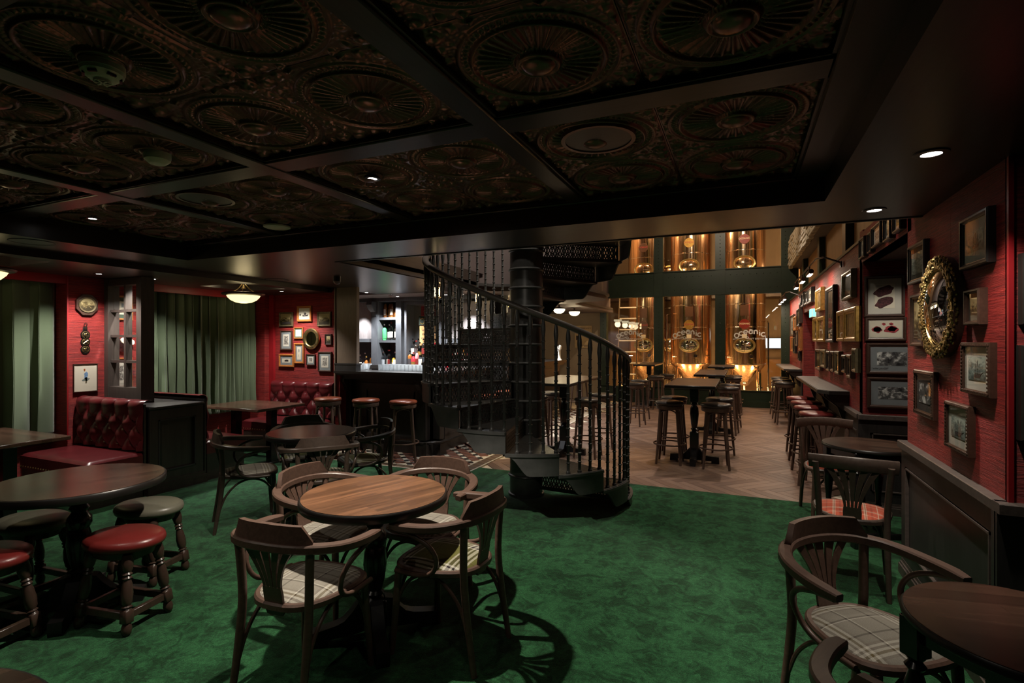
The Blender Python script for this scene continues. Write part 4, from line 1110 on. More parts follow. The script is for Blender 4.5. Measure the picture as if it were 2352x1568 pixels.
for i, (m, x, y, lab) in enumerate(SL):
    o = bs if i == 0 else dup(bs, (0, 0, 0), 0, lab)
    o['label'] = lab; o['group'] = {'tan': 'bar stools at the bar counter', 'red': 'red topped bar stools', 'dark': 'dark topped bar stools'}[m]
    o.location = (x, y, .0035 if x < -3.1 else .0005); o.rotation_euler = (0, 0, rs.uniform(-.35, .35) + (.35 if i < 3 else 0))
    if m != 'tan':
        nm = 'leather_red' if m == 'red' else 'leather_dark'
        for ch in o.children:
            if ch.name.startswith('seat') and 'ring' not in ch.name:
                if ('seatme', nm) not in bc:
                    me = ch.data.copy(); me.materials[0] = M[nm]; bc[('seatme', nm)] = me
                ch.data = bc[('seatme', nm)]

# ------------------------------------------------------------------ high tables
def high_table(label, x0, x1, y0, y1, z=1.045, top='table_high', peds=1):
    t = thing('high_table', label, 'table', ((x0 + x1) / 2, (y0 + y1) / 2, 0), 0, 'high rectangular tables')
    w, d = (x1 - x0) / 2, (y1 - y0) / 2
    G().box(-w, w, -d, d, z - .038, z - .002, 0, .005).obj('table_top', 'edge', t)
    G().box(-w + .006, w - .006, -d + .006, d - .006, z - .002, z).obj('stave_surface', top, t, ang=0)
    ys = [0] if peds == 1 else [-d * .5, d * .5]
    for y in ys:
        g = G().box(-.055, .055, -.055, .055, .78, z - .038, 0, .006).box(-.14, .14, -.14, .14, z - .065, z - .038)
        g.lathe([(.05, .78), (.035, .765), (.05, .75), (.034, .73), (.05, .70), (.056, .62), (.044, .50), (.034, .44), (.05, .425), (.034, .41), (.05, .39)], 16)
        g.box(-.055, .055, -.055, .055, .03, .39, 0, .006)
        g.obj('pedestal', 'ebony', t, (0, y, 0), ang=40)
        for i in range(4):
            pf = [(.05, .03), (.05, .19), (.10, .13), (.14, .09), (.30, .085), (.305, .0), (.21, .0), (.21, .03)]
            G().prism(pf, -.035, .035, 0, lambda x_, y_, z_: (x_, z_, y_)).obj('foot', 'blackfoot', t, (0, y, 0), rot=(0, 0, i * pi / 2))
high_table('high rectangular table nearest the camera in the row before the brewery windows', -.86, -.28, 6.55, 7.95)
high_table('second high rectangular table in the row before the brewery windows', -.71, -.24, 8.85, 10.5)
high_table('third high rectangular table closest to the brewery windows', -.66, -.14, 11.75, 12.85)
high_table('high table lit yellow behind the staircase balusters', -2.62, -1.95, 6.22, 7.86)
high_table('high table beside the left brewery window', -2.28, -1.80, 12.15, 13.6)
# wall ledges
def ledge(label, y0, y1, x_out, cham=.28):
    t = thing('wall_ledge', label, 'shelf', (XW, (y0 + y1) / 2, 0), 0, 'drinks ledges on the brewery wall')
    d = (y1 - y0) / 2; w = XW - x_out
    poly = [(0, -d), (-w + .09, -d), (-w, -d + cham * .55), (-w, d - cham * .4), (-w + .08, d), (0, d)]
    G().prism(poly, 1.015, 1.05).obj('ledge_top', 'dado', t, ang=30)
    G().prism([(x * .97, y * .985) for x, y in poly], 1.05, 1.054).obj('ledge_inlay', 'rail', t, ang=30)
    for y in (-d + .12, 0, d - .12):
        G().prism([(0, 1.015), (-w * .8, 1.015), (-w * .8, .985), (-w * .35, .88), (-.05, .74), (0, .70)], -.03, .03, 0, lambda a, b, c: (a, c, b)).obj('bracket', 'darkwood_z', t, (0, y, 0))
    G().prism([(0, 1.015), (-w * .75, 1.015), (-w * .75, .99), (0, .80)], -d + .03, d - .03, 0, lambda a, b, c: (a, c, b)).obj('sloping_apron', 'darkwood_y', t)
ledge('long grey drinks ledge above the red topped stools', 6.36, 9.0, .745); ledge('grey drinks ledge at the far end by the green post', 11.0, 13.7, .72)
# ------------------------------------------------------------------ framed pictures
WALLS = {'R': (lambda a, z: (XW - .003, a, z), -pi / 2), 'N': (lambda a, z: (a, 5.72, z), 0.0), 'B': (lambda a, z: (a, 5.92, z), 0.0), 'L': (lambda a, z: (XL, a, z), pi / 2),
         'P': (lambda a, z: (a, 2.828, z), 0.0), 'F': (lambda a, z: (a, 13.9, z), 0.0)}
quad_cache = {}
def quad(w, h, m):
    k = (round(w, 3), round(h, 3), m)
    if k not in quad_cache: quad_cache[k] = G().add([(-w / 2, 0, -h / 2), (w / 2, 0, -h / 2), (w / 2, 0, h / 2), (-w / 2, 0, h / 2)], [(0, 1, 2, 3)]).mesh('print', m, 0, False)
    return quad_cache[k]
def picture(wall, a0, a1, z0, z1, label, fr='fr_black', fw=.03, dep=.028, mt='matwhite', mw=.04, pr='a_eng', shapes=None, beads=False, group=None, cat='picture', glass=True, mb=None):
    f, rz = WALLS[wall]; x, y, z = f((a0 + a1) / 2, (z0 + z1) / 2)
    t = thing('framed_picture', label, cat, (x, y, z), rz, group)
    w, h = abs(a1 - a0), z1 - z0
    prof = [(0, .0), (0, -dep * .72), (fw * .25, -dep * .80), (fw * .45, -dep), (fw * .8, -dep), (fw, -dep * .82), (fw, 0)]   # out from sight edge, toward viewer
    iw, ih = w / 2 - fw, h / 2 - fw; vs = []; k = len(prof)
    for sx_, sz_ in ((-1, -1), (1, -1), (1, 1), (-1, 1)):
        for o, d in prof: vs.append((sx_ * (iw + o), d, sz_ * (ih + o)))
    fs = [(i * k + q, i * k + (q + 1) % k, ((i + 1) % 4) * k + (q + 1) % k, ((i + 1) % 4) * k + q) for i in range(4) for q in range(k)]
    G().add(vs, fs).obj('frame', fr, t, ang=25)
    if beads:
        g = G(); st_ = .017
        for sx_, sz_, L_ in ((0, -1, w), (0, 1, w), (-1, 0, h), (1, 0, h)):
            n = int(L_ / st_)
            for i in range(n):
                s_ = (i + .5) / n * L_ - L_ / 2
                g.ball((s_ if sx_ == 0 else sx_ * (w / 2 - fw * .62), -dep, s_ if sz_ == 0 else sz_ * (h / 2 - fw * .62)), .0065, 5, 0, 1.15, .7, .9)
        g.obj('carved_beading', fr, t, kind='stuff')
    y1 = -dep * .55
    if mw > 0:
        put('mount', quad(iw * 2, ih * 2, mt), t, (0, y1, 0)); y1 -= .002
    mb = mw if mb is None else mb
    pwid, phgt = iw * 2 - 2 * mw, ih * 2 - mw - mb
    put('print', quad(pwid, phgt, pr), t, (0, y1, (mb - mw) / 2))
    if shapes:
        for nm, poly, m in shapes:
            g = G().prism([(px_ * pwid / 2, pz_ * phgt / 2 + (mb - mw) / 2) for px_, pz_ in poly], 0, .0004, 0, lambda a, b, c: (a, y1 - .0005 - c, b))
            g.obj(nm, m, t, ang=0)
    if glass: put('glazing', quad(iw * 2, ih * 2, 'glass'), t, (0, -dep * .55 - .005, 0))
    return t
def blob(cx, cz, rx, rz_, n=26, seed=1, rough=.12, tilt=0):
    r = random.Random(seed); out = []
    ks = [r.uniform(-1, 1) for _ in range(6)]
    for i in range(n):
        a = 2 * pi * i / n; q = 1 + rough * sum(ks[k] * sin((k + 1) * a + ks[(k + 3) % 6] * 5) / (1 + .3 * k) for k in range(6))
        x, z = rx * q * cos(a), rz_ * q * sin(a)
        out.append((cx + x * cos(tilt) - z * sin(tilt), cz + x * sin(tilt) + z * cos(tilt)))
    return out
def ship(sc=1.0, cx=0):
    s = [('ship_hull', [(cx - .55 * sc, -.52), (cx + .62 * sc, -.45), (cx + .45 * sc, -.74), (cx - .42 * sc, -.76)], 'ink'),
         ('bowsprit', [(cx + .55 * sc, -.50), (cx + .95 * sc, -.28), (cx + .95 * sc, -.25), (cx + .5 * sc, -.46)], 'ink')]
    for mx, h in ((-.32, .45), (.02, .72), (.34, .40)):
        x = cx + mx * sc; s.append(('mast', [(x - .015, -.5), (x + .015, -.5), (x + .01, h), (x - .01, h)], 'ink'))
        for q in range(3):
            b = -.42 + q * (h + .42) / 3.1; tt_ = b + (h + .42) / 3.6; wd = (.17 - .035 * q) * sc
            s.append(('ship_sail', [(x - wd, b), (x + wd * 1.1, b + .02), (x + wd * .8, tt_), (x - wd * .75, tt_)], 'sail'))
    return s
# the tall papered column face on the right
gC = 'pictures round the gilt convex mirror'
picture('R', 2.945, 3.268, 1.918, 2.165, 'black framed sea print high right of the gilt convex mirror', 'fr_black', .026, .034, 'matwhite', .048, 'a_sea', ship(.8), group=gC)
picture('R', 3.83, 4.165, 1.935, 2.18, 'black framed print without pale mount, upper left of the gilt convex mirror', 'fr_black', .026, .032, 'matdark', .03, 'a_sea', group=gC)
picture('R', 3.87, 4.115, 1.54, 1.865, 'narrow brown framed old print at the left edge of the gilt convex mirror', 'fr_brown', .028, .030, 'matdark', .022, 'a_sepia', group=gC)
picture('R', 3.03, 3.206, 1.648, 1.815, 'small deep brown framed print right of the gilt convex mirror', 'fr_brown', .020, .036, 'matdark', .02, 'a_sepia', group=gC)
picture('R', 2.935, 3.262, 1.322, 1.566, 'carved dark framed sailing ship print below the small deep frame', 'fr_brown', .022, .030, 'matwhite', .045, 'a_sea', ship(.7, .1), True, group=gC)
picture('R', 3.165, 3.487, 1.016, 1.258, 'lowest carved dark framed sailing ship print, just above the dado rail', 'fr_brown', .022, .030, 'matwhite', .045, 'a_sea', ship(.85), True, group=gC)
picture('R', 3.68, 4.046, 1.122, 1.396, 'carved brown framed monochrome harbour photograph low left of the mirror', 'fr_brown', .030, .028, 'matdark', .048, 'a_bw', None, True, group=gC)
# convex mirror
t = thing('convex_mirror', 'round gilt convex mirror with carved leafy frame on the red column wall', 'mirror', (XW - .003, 3.55, 1.755), -pi / 2)
R = .278
G().lathe([(.265, 0), (.270, -.035), (.255, -.052), (.236, -.056), (.218, -.050), (.210, -.034), (.21, 0)], 56, (0, 0, 0), 0, 'y').obj('frame', 'gilt', t)
G().lathe([(.272, 0), (.272, -.05), (.26, -.05), (.26, 0)], 48, (0, 0, 0), 0, 'y').obj('backing', 'fr_brown', t)
g = G(); r_ = random.Random(9)
for ring, n, rad, sz in ((0, 90, .258, .0095), (1, 84, .240, .009), (2, 96, .272, .008), (1, 70, .225, .007)):
    for i in range(n):
        a = 2 * pi * (i + .5 * ring) / n + r_.uniform(-.03, .03); rr = rad + r_.uniform(-.006, .006)
        g.ball((rr * cos(a), -.046 - .014 * r_.random() + (.014 if ring == 2 else 0), rr * sin(a)), sz * r_.uniform(.8, 1.25), 6, 0, 1 + .6 * r_.random(), .8, 1 + .5 * r_.random())
g.obj('carved_leaves', 'gilt', t, kind='stuff')
g = G()
for i in range(72): a = 2 * pi * i / 72; g.ball((.213 * cos(a), -.050, .213 * sin(a)), .0058, 6)
g.obj('bead_ring', 'gilt', t, kind='stuff')
G().lathe([(1e-6, -.088), (.05, -.0855), (.10, -.078), (.14, -.067), (.175, -.053), (.20, -.040), (.212, -.033)], 48, (0, 0, 0), 0, 'y').obj('convex_glass', 'mirror', t, ang=80)
# niche: four prints
picture('N', 1.03, 1.335, 1.795, 2.165, 'brown framed white print of two dark joints of meat, topmost in the niche', 'fr_brown', .026, .03, 'matwhite', .05, 'paper', [
    ('meat_drawing', blob(.0, .46, .98, .40, 44, 3, .20, .24), 'meat'), ('meat_drawing', blob(-.08, -.46, .92, .40, 44, 21, .20, .34), 'meat'), ('caption_line', [(-.8, .84), (-.2, .84), (-.2, .88), (-.8, .88)], 'matgrey')], group='prints in the niche')
picture('N', 1.035, 1.345, 1.575, 1.79, 'brown framed white print with red meat drawing, second in the niche', 'fr_brown', .026, .03, 'matwhite', .008, 'paper', [
    ('meat_outline', blob(-.52, -.05, .30, .40, 24, 5, .18), 'meatred'), ('meat_outline', blob(-.50, -.03, .24, .32, 24, 6, .15), 'paper'), ('meat_drawing', blob(.36, -.05, .46, .42, 28, 9, .15), 'meatred'), ('meat_drawing', blob(.42, -.02, .30, .26, 28, 4, .2), 'paper'), ('meat_drawing', blob(.46, -.06, .2, .08, 28, 14, .3, .4), 'meatred'), ('meat_drawing', blob(.30, .12, .14, .05, 20, 15, .3), 'meatred'), ('bone_mark', blob(-.12, .62, .12, .16, 14, 2), 'meatred'), ('bone_mark', blob(.36, .62, .14, .16, 14, 7), 'meatred')], group='prints in the niche')
t3 = picture('N', 1.045, 1.43, 1.272, 1.555, 'brown framed monochrome group photograph in blue grey mount, third in the niche', 'fr_brown', .03, .034, 'matgrey', .05, 'a_bw', None, group='prints in the niche')
picture('N', 1.05, 1.45, .966, 1.245, 'brown framed monochrome street photograph in grey mount, lowest in the niche', 'fr_brown', .03, .034, 'matgrey', .055, 'a_bw', None, group='prints in the niche')
# header row over the niche
for i, (a0, a1, z0, z1, pr) in enumerate([(5.46, 5.68, 2.318, 2.50, 'a_eng'), (5.19, 5.325, 2.316, 2.49, 'a_bw'), (4.87, 5.175, 2.335, 2.51, 'a_eng'), (4.58, 4.78, 2.318, 2.50, 'a_sepia'), (4.31, 4.51, 2.333, 2.50, 'a_gold')]):
    picture('R', a0, a1, z0, z1, ('first', 'second', 'third', 'fourth', 'fifth')[i] + ' dark framed small picture above the niche, counted from the brewery windows', 'fr_black', .024, .04, 'matwhite', .02, pr, group='small pictures above the niche')
# brewery wall
BW = [(5.985, 6.516, 1.998, 2.281, 'silver framed dark glass picture at the near end of the brewery wall', 'fr_olive', .035, 'matdark', .02, 'a_dark'),
      (5.775, 6.387, 1.570, 1.902, 'gold framed painting of the larger pair near the niche corner', 'fr_gold', .055, 'matdark', .0, 'a_gold'),
      (6.40, 6.851, 1.570, 1.904, 'gold framed painting of the smaller pair half next to the tall portrait', 'fr_gold', .05, 'matdark', .0, 'a_gold'),
      (7.096, 7.702, 1.559, 2.235, 'tall black framed dark portrait of a standing figure on the brewery wall', 'fr_black', .05, 'matdark', .0, 'a_dark'),
      (8.546, 9.019, 1.570, 1.916, 'gold framed painting nearest the doorway under the exit sign', 'fr_gold', .05, 'matdark', .0, 'a_gold'),
      (7.876, 8.522, 1.567, 1.906, 'gold framed painting between the tall portrait and the doorway pair', 'fr_gold', .05, 'matdark', .0, 'a_gold'),
      (8.122, 8.714, 1.995, 2.307, 'small gold framed painting above the doorway pair', 'fr_gold', .05, 'matdark', .0, 'a_gold'),
      (10.359, 10.763, 2.183, 2.437, 'black framed small picture over the doorway, farthest of three', 'fr_black', .04, 'matwhite', .05, 'a_bw'),
      (9.795, 10.221, 2.185, 2.407, 'black framed small picture over the doorway, middle of three', 'fr_black', .04, 'matwhite', .05, 'a_bw'),
      (9.180, 9.733, 2.177, 2.410, 'black framed small picture over the doorway, nearest of three', 'fr_black', .04, 'matwhite', .05, 'a_bw')]
for a0, a1, z0, z1, lab, fr, fw, mt, mw, pr in BW:
    picture('R', a0, a1, z0, z1, lab, fr, fw, .05, mt, mw, pr, group='pictures on the brewery wall')
LO = [(8.251, 8.763, 1.171, 1.46), (7.798, 8.207, 1.224, 1.464), (7.429, 7.683, 1.204, 1.451), (7.096, 7.36, 1.211, 1.456), (6.736, 7.033, 1.202, 1.462), (6.336, 6.57, 1.24, 1.43), (6.052, 6.287, 1.204, 1.439), (5.793, 5.985, 1.276, 1.503)]
OR = ['eighth', 'seventh', 'sixth', 'fifth', 'fourth', 'third', 'second', 'first']
for i, q in enumerate(LO):
    picture('R', *q, OR[i] + ' small framed picture above the near ledge, counted from the niche corner', ('fr_brown', 'fr_olive', 'fr_black')[i % 3], .04, .045, 'matdark', .02, ('a_sepia', 'a_gold')[i % 2], group='small pictures above the near ledge')
FA = [(12.34, 13.169, 1.686, 2.14), (11.75, 12.34, 1.792, 2.074), (11.132, 11.612, 1.853, 2.192), (10.90, 11.10, 1.911, 2.284), (12.418, 12.965, 1.353, 1.67), (11.964, 12.4, 1.328, 1.658), (11.455, 11.916, 1.48, 1.774), (10.9, 11.2, 1.406, 1.828), (11.091, 11.345, 1.212, 1.389)]
FL = ['topmost by the green post, widest', 'second along from the green post, upper row', 'upper row, third from the green post', 'upper row, beside the doorway', 'lower row, closest to the green post', 'lower row, second from the green post', 'middle of the lower row', 'lower row, beside the doorway', 'lowest of all, just over the ledge']
for i, q in enumerate(FA):
    picture('R', *q, 'small framed picture above the far ledge, ' + FL[i], ('fr_brown', 'fr_oak', 'fr_black')[i % 3], .045, .045, 'matwhite', .03, ('a_eng', 'a_gold', 'a_sepia')[i % 3], group='small pictures above the far ledge')
# near return wall on the right edge
picture('P', 1.045, 1.45, 1.64, 1.93, 'black framed picture high at the right picture edge, on the return wall', 'fr_black', .035, .05, 'matdark', .03, 'a_sea')
picture('P', 1.04, 1.46, 1.165, 1.555, 'grey framed picture at the right picture edge above the dado corner', 'fr_black', .03, .05, 'matwhite', .04, 'a_sea')
# cluster round the porthole mirror
gB = 'pictures round the porthole mirror'
picture('B', -6.465, -6.187, 1.796, 2.014, 'olive framed boat picture, upper left above the buttoned bench', 'fr_olive', .026, .025, 'matdark', 0, 'a_sepia', [('boat', [(-.7, -.5), (.9, -.45), (.7, -.8), (-.75, -.85)], 'ink')], group=gB)
picture('B', -6.098, -5.816, 1.865, 2.099, 'orange oak framed fishing boat picture, topmost of the porthole group', 'fr_oak', .034, .03, 'paper', 0, 'paper', [('boat', [(-.35, -.2), (.05, -.3), (.75, -.12), (.6, -.45), (-.3, -.5)], 'ink'), ('mast', [(-.13, -.3), (-.10, -.3), (-.10, .7), (-.13, .7)], 'ink'), ('islet', blob(-.75, -.2, .14, .16, 12), 'ink'), ('crew', blob(.15, -.05, .22, .2, 14, 4, .3), 'ink')], group=gB)
picture('B', -5.707, -5.45, 1.79, 2.004, 'olive framed beach photograph, upper right by the pilaster', 'fr_olive', .026, .025, 'matdark', 0, 'a_sepia', group=gB)
picture('B', -6.442, -6.207, 1.439, 1.736, 'brown framed tall engraving in grey mount, left of the small bright frame', 'fr_brown', .022, .025, 'matgrey', .035, 'a_eng', group=gB)
picture('B', -6.168, -5.986, 1.611, 1.779, 'small bright square frame with pale green border beside the porthole mirror', 'fr_oak', .016, .022, 'matgreen', .018, 'paper', group=gB)
picture('B', -5.564, -5.437, 1.52, 1.678, 'tiny brown framed portrait card right of the porthole mirror', 'fr_brown', .018, .022, 'matdark', .012, 'a_sepia', group=gB)
picture('B', -6.159, -5.964, 1.24, 1.544, 'tall orange oak framed narrow print under the small bright frame', 'fr_oak', .03, .028, 'matgrey', .028, 'paper', [('bottle_drawing', blob(0, .45, .3, .3, 14, 3), 'matgrey'), ('caption', [(-.25, -.55), (-.15, -.55), (-.15, -.15), (-.25, -.15)], 'ink')], group=gB)
picture('B', -6.469, -6.168, 1.185, 1.378, 'wide orange oak framed carriage print, lowest left of the porthole group', 'fr_oak', .03, .026, 'matgrey', .035, 'paper', [('carriage', [(-.4, -.45), (.5, -.45), (.5, .3), (.1, .45), (-.4, .2)], 'ink')], group=gB)
picture('B', -5.92, -5.749, 1.218, 1.383, 'small brown framed print in grey mount directly below the porthole mirror', 'fr_brown', .016, .024, 'matgrey', .024, 'a_eng', group=gB)
picture('B', -5.691, -5.437, 1.13, 1.42, 'brown framed engraving in grey mount, lowest right of the porthole group', 'fr_brown', .022, .026, 'matgrey', .038, 'a_eng', group=gB)
t = thing('porthole_mirror', 'round brass porthole mirror with bolts among the framed pictures', 'mirror', (-5.818, 5.92, 1.61), 0)
G().lathe([(.156, 0), (.156, -.03), (.148, -.04), (.112, -.04), (.104, -.03), (.104, 0)], 40, (0, 0, 0), 0, 'y').obj('rim', 'brass', t)
for i in range(10): G().ball((.131 * cos(i * pi / 5), -.040, .131 * sin(i * pi / 5)), .010, 8, 0, 1, .6, 1).obj('bolt', 'fr_brown', t)
G().lathe([(0, -.022), (.104, -.022), (.104, -.02), (0, -.02)], 32, (0, 0, 0), 0, 'y').obj('mirror_plate', 'mirror', t)
# red wall beside the booth
t = thing('octagonal_picture', 'octagonal wooden frame with oval landscape picture on the lit red wall', 'picture', (XL, 3.425, 1.975), pi / 2)
oc = lambda r, zs=1.1: [(r * cos(pi / 8 + i * pi / 4), r * zs * sin(pi / 8 + i * pi / 4)) for i in range(8)]
G().prism(oc(.112), -.030, 0, 0, lambda a, b, c: (a, c, b)).obj('frame', 'fr_brown', t, ang=20)
G().lathe([(.085, -.03), (.085, -.040), (.070, -.036), (.070, -.03)], 36, (0, 0, 0), 0, 'y', 1, 1).obj('oval_rim', 'fr_olive', t)
G().lathe([(0, -.032), (.071, -.032), (.071, -.034), (0, -.034)], 36, (0, 0, 0), 0, 'y').obj('print', 'a_sepia', t, ang=20)
t = thing('horse_brasses', 'leather strap with three horse brasses hanging on the lit red wall', 'horse brass', (XL, 3.417, 1.60), pi / 2)
G().box(-.022, .022, -.008, 0, -.17, .13, 0, .003).obj('strap', 'ebony', t)
for i, z in enumerate((.045, -.035, -.115)):
    g = G().lathe([(.036, -.008), (.036, -.012), (.030, -.013), (.030, -.008)], 24, (0, 0, z), 0, 'y')
    if i == 1:
        for q in range(6): g.box(-.003, .003, -.015, -.009, 0, .03); 
        g = g.tube([(-.024, -.012, z - .02), (.024, -.012, z + .02)], .005, 6).tube([(.024, -.012, z - .02), (-.024, -.012, z + .02)], .005, 6)
    else: g.ball((-.004, -.010, z + .003), .011, 8, 0, 1.3, .25, 1).ball((.010, -.010, z + .012), .006, 6, 0, 1, .3, 1).box(-.026, .026, -.014, -.009, z - .016, z - .011)
    G().lathe([(0, -.002), (.046, -.002), (.046, -.009), (0, -.009)], 24, (0, 0, z), 0, 'y').obj('leather_disc', 'ebony', t)
    g.obj('brass', 'brass', t)
G().tube([(.014 * cos(i * pi / 8), -.012, .155 + .020 * sin(i * pi / 8)) for i in range(16)], .004, 6, 0, True).obj('buckle', 'chrome', t)
G().lathe([(.0, -.004), (.014, -.006), (.016, -.012), (.0, -.014)], 12, (0, 0, .118), 0, 'y').obj('stud', 'chrome', t)
def ring_poly(cx, cz, r, w=.03, n=20, asp=1): return None
cyc = [('rider_coat', blob(.02, .22, .17, .26, 16, 2, .2, -.4), 'blueink'), ('rider_head', blob(-.10, .56, .07, .08, 12), 'fr_oak'), ('rider_cap', blob(-.11, .63, .09, .04, 12), 'redink'), ('machine', blob(.05, -.12, .30, .13, 16, 5, .3, .2), 'sail'), ('rider_leg', [(-.02, .05), (.14, .02), (.10, -.42), (-.02, -.42)], 'fr_olive')]
tc_ = picture('L', 3.30, 3.533, 1.015, 1.325, 'thin brown framed watercolour of a cyclist on the lit red wall', 'fr_brown', .008, .022, 'paper', .0, 'paper', cyc)
for cx in (-.062, .062):
    G().tube([(cx + .042 * cos(i * pi / 12), -.0072, -.055 + .042 * sin(i * pi / 12)) for i in range(24)], .0012, 4, 0, True).obj('wheel_drawing', 'fr_olive', tc_)
picture('L', 3.68, 3.906, 1.818, 2.105, 'oak framed document in green mount behind the glazed screen', 'fr_oak', .022, .026, 'matgreen', .045, 'paper', [('photo_patch', [(-.3, .1), (.4, .1), (.4, .7), (-.3, .7)], 'matgrey')])
picture('L', 3.67, 3.90, 1.03, 1.38, 'oak framed pale print low behind the glazed screen', 'fr_oak', .022, .026, 'matwhite', .03, 'a_eng')
t = thing('wall_plaque', 'dark rounded wall plaque with two cream discs behind the glazed screen', 'plaque', (XL, 3.80, 1.53), pi / 2)
G().lathe([(0, 0), (.085, 0), (.082, -.03), (.05, -.045), (0, -.05)], 24, (0, 0, 0), 0, 'y', 1, 1).obj('plaque_body', 'ebony', t)
for x, z in ((-.01, .05), (.075, .03)): G().lathe([(0, -.052), (.030, -.052), (.034, -.045), (.034, -.03)], 18, (x, 0, z), 0, 'y').obj('disc', 'paper', t)

# ------------------------------------------------------------------ ceiling fittings
def disc_thing(name, label, cat, loc_, parts, group=None):
    t = thing(name, label, cat, loc_, 0, group)
    for nm, prof, m in parts: G().lathe(prof, 28).obj(nm, m, t, ang=30)
    return t
def downlight(x, y, z, label, r=.045):
    disc_thing('downlight', label, 'ceiling light', (x, y, z), [('trim_ring', [(r * .8, -.001), (r * .82, -.006), (r * 1.35, -.005), (r * 1.38, 0)], 'darkwood'), ('lens', [(0, -.0035), (r * .8, -.0035), (r * .8, -.001), (0, -.001)], 'lamp_white')], 'recessed downlights')
downlight(-1.89, 2.37, 2.482, 'lit recessed downlight in a tin ceiling medallion over the staved round table', .032)
downlight(-4.40, 2.31, 2.482, 'lit recessed downlight in a tin ceiling medallion toward the curtained booth', .032)
downlight(.71, 2.655, ZS, 'lit recessed downlight in the dark soffit nearest the right picture edge'); downlight(.71, 3.665, ZS, 'lit recessed downlight in the soffit above the niche table')
downlight(-6.157, 3.29, Z1, 'small lit downlight before the octagonal picture', .034); downlight(-6.106, 3.811, Z1, 'small lit downlight just beyond the glazed screen', .034); downlight(-5.926, 5.456, Z1, 'small lit downlight above the porthole bench', .034)
downlight(-5.38, 6.607, ZS, 'small lit downlight over the bar by the pilaster', .036); downlight(-5.364, 7.39, ZS, 'small lit downlight before the bottle shelves', .036)
for x, y, lab in ((-.60, 2.345, 'round flush ceiling speaker in the tin tiles nearest the bar opening'), (-3.17, 2.31, 'round flush ceiling speaker among the tin tiles over the rear table')):
    disc_thing('ceiling_speaker', lab, 'speaker', (x, y, 2.505), [('rim', [(.150, .0), (.150, -.022), (.168, -.022), (.170, 0)], 'tin'), ('grille', [(0, -.018), (.150, -.018), (.150, -.0), (0, 0)], 'darkwood'), ('pin_light', [(0, -.0195), (.004, -.0195), (.004, -.018)], 'white')], 'ceiling speakers')
for x, y, lab in ((-5.02, 2.225, 'oval looking flush speaker in the dark soffit by the left edge'), (-5.30, 4.81, 'flush speaker ring in the soffit beside the booth lamp')):
    disc_thing('ceiling_speaker', lab, 'speaker', (x, y, ZS), [('rim', [(.13, 0), (.13, -.004), (.14, -.005), (.142, 0)], 'dado'), ('grille', [(0, -.002), (.13, -.002), (.13, 0)], 'darkwood')], 'ceiling speakers')
def smoke(x, y, z, lab, r=.06, vents=True):
    t = disc_thing('smoke_detector', lab, 'smoke detector', (x, y, z), [('base_ring', [(0, 0), (r * 1.02, 0), (r * 1.02, -.022), (r, -.024), (0, -.024)], 'white'), ('housing', [(r, -.024), (r * .96, -.034), (r * .62, -.052), (r * .55, -.053), (0, -.054)], 'white')], 'smoke detectors')
    if vents:
        for i in range(6):
            a = i * pi / 3; G().box(-.013, .013, -.004, .004, -.004, .004).obj('vent_slot', 'ebony', t, (r * .80 * cos(a), r * .80 * sin(a), -.0435), (0, -.0, a + pi / 2))
        G().lathe([(r * .40, -.054), (r * .40, -.062), (r * .34, -.062), (r * .34, -.054)], 20).obj('cage_ring', 'white', t)
        for i in range(3): G().box(-r * .4, r * .4, -.0025, .0025, -.064, -.058).obj('cage_bar', 'white', t, (0, 0, 0), (0, 0, i * pi / 3))
    return t
smoke(-1.945, 1.05, 2.49, 'white vented smoke detector on the tin ceiling, nearest the camera', .062); smoke(-2.62, 1.655, 2.49, 'plain white smoke detector with dark nozzle on the tin ceiling', .058, False)
t = disc_thing('dome_sensor', 'shallow pale dome on the tin ceiling near the soffit', 'sensor', (-3.33, 3.02, 2.482), [('base', [(0, 0), (.095, 0), (.095, -.012), (0, -.012)], 'ebony'), ('dome', [(.10, -.012), (.098, -.022), (.06, -.032), (0, -.035)], 'white')])
t = disc_thing('dome_camera', 'small clear half dome camera hanging under the soffit beside the opening', 'camera', (-4.40, 4.87, ZS), [('base', [(0, 0), (.042, 0), (.042, -.05), (0, -.05)], 'darkwood'), ('dome', [(.042, -.05), (.042, -.06), (.034, -.080), (.016, -.092), (1e-6, -.095)], 'bottleglass')])
t = thing('sprinkler_head', 'small chrome sprinkler head under the soffit over the bar', 'sprinkler', (-5.25, 7.05, ZS))
G().lathe([(.02, 0), (.02, -.008), (.008, -.012), (.008, -.05), (.02, -.052), (.02, -.055), (0, -.055)], 12).obj('pipe', 'chrome', t); G().box(-.04, .04, -.004, .004, -.03, -.022).obj('cross_bar', 'chrome', t)

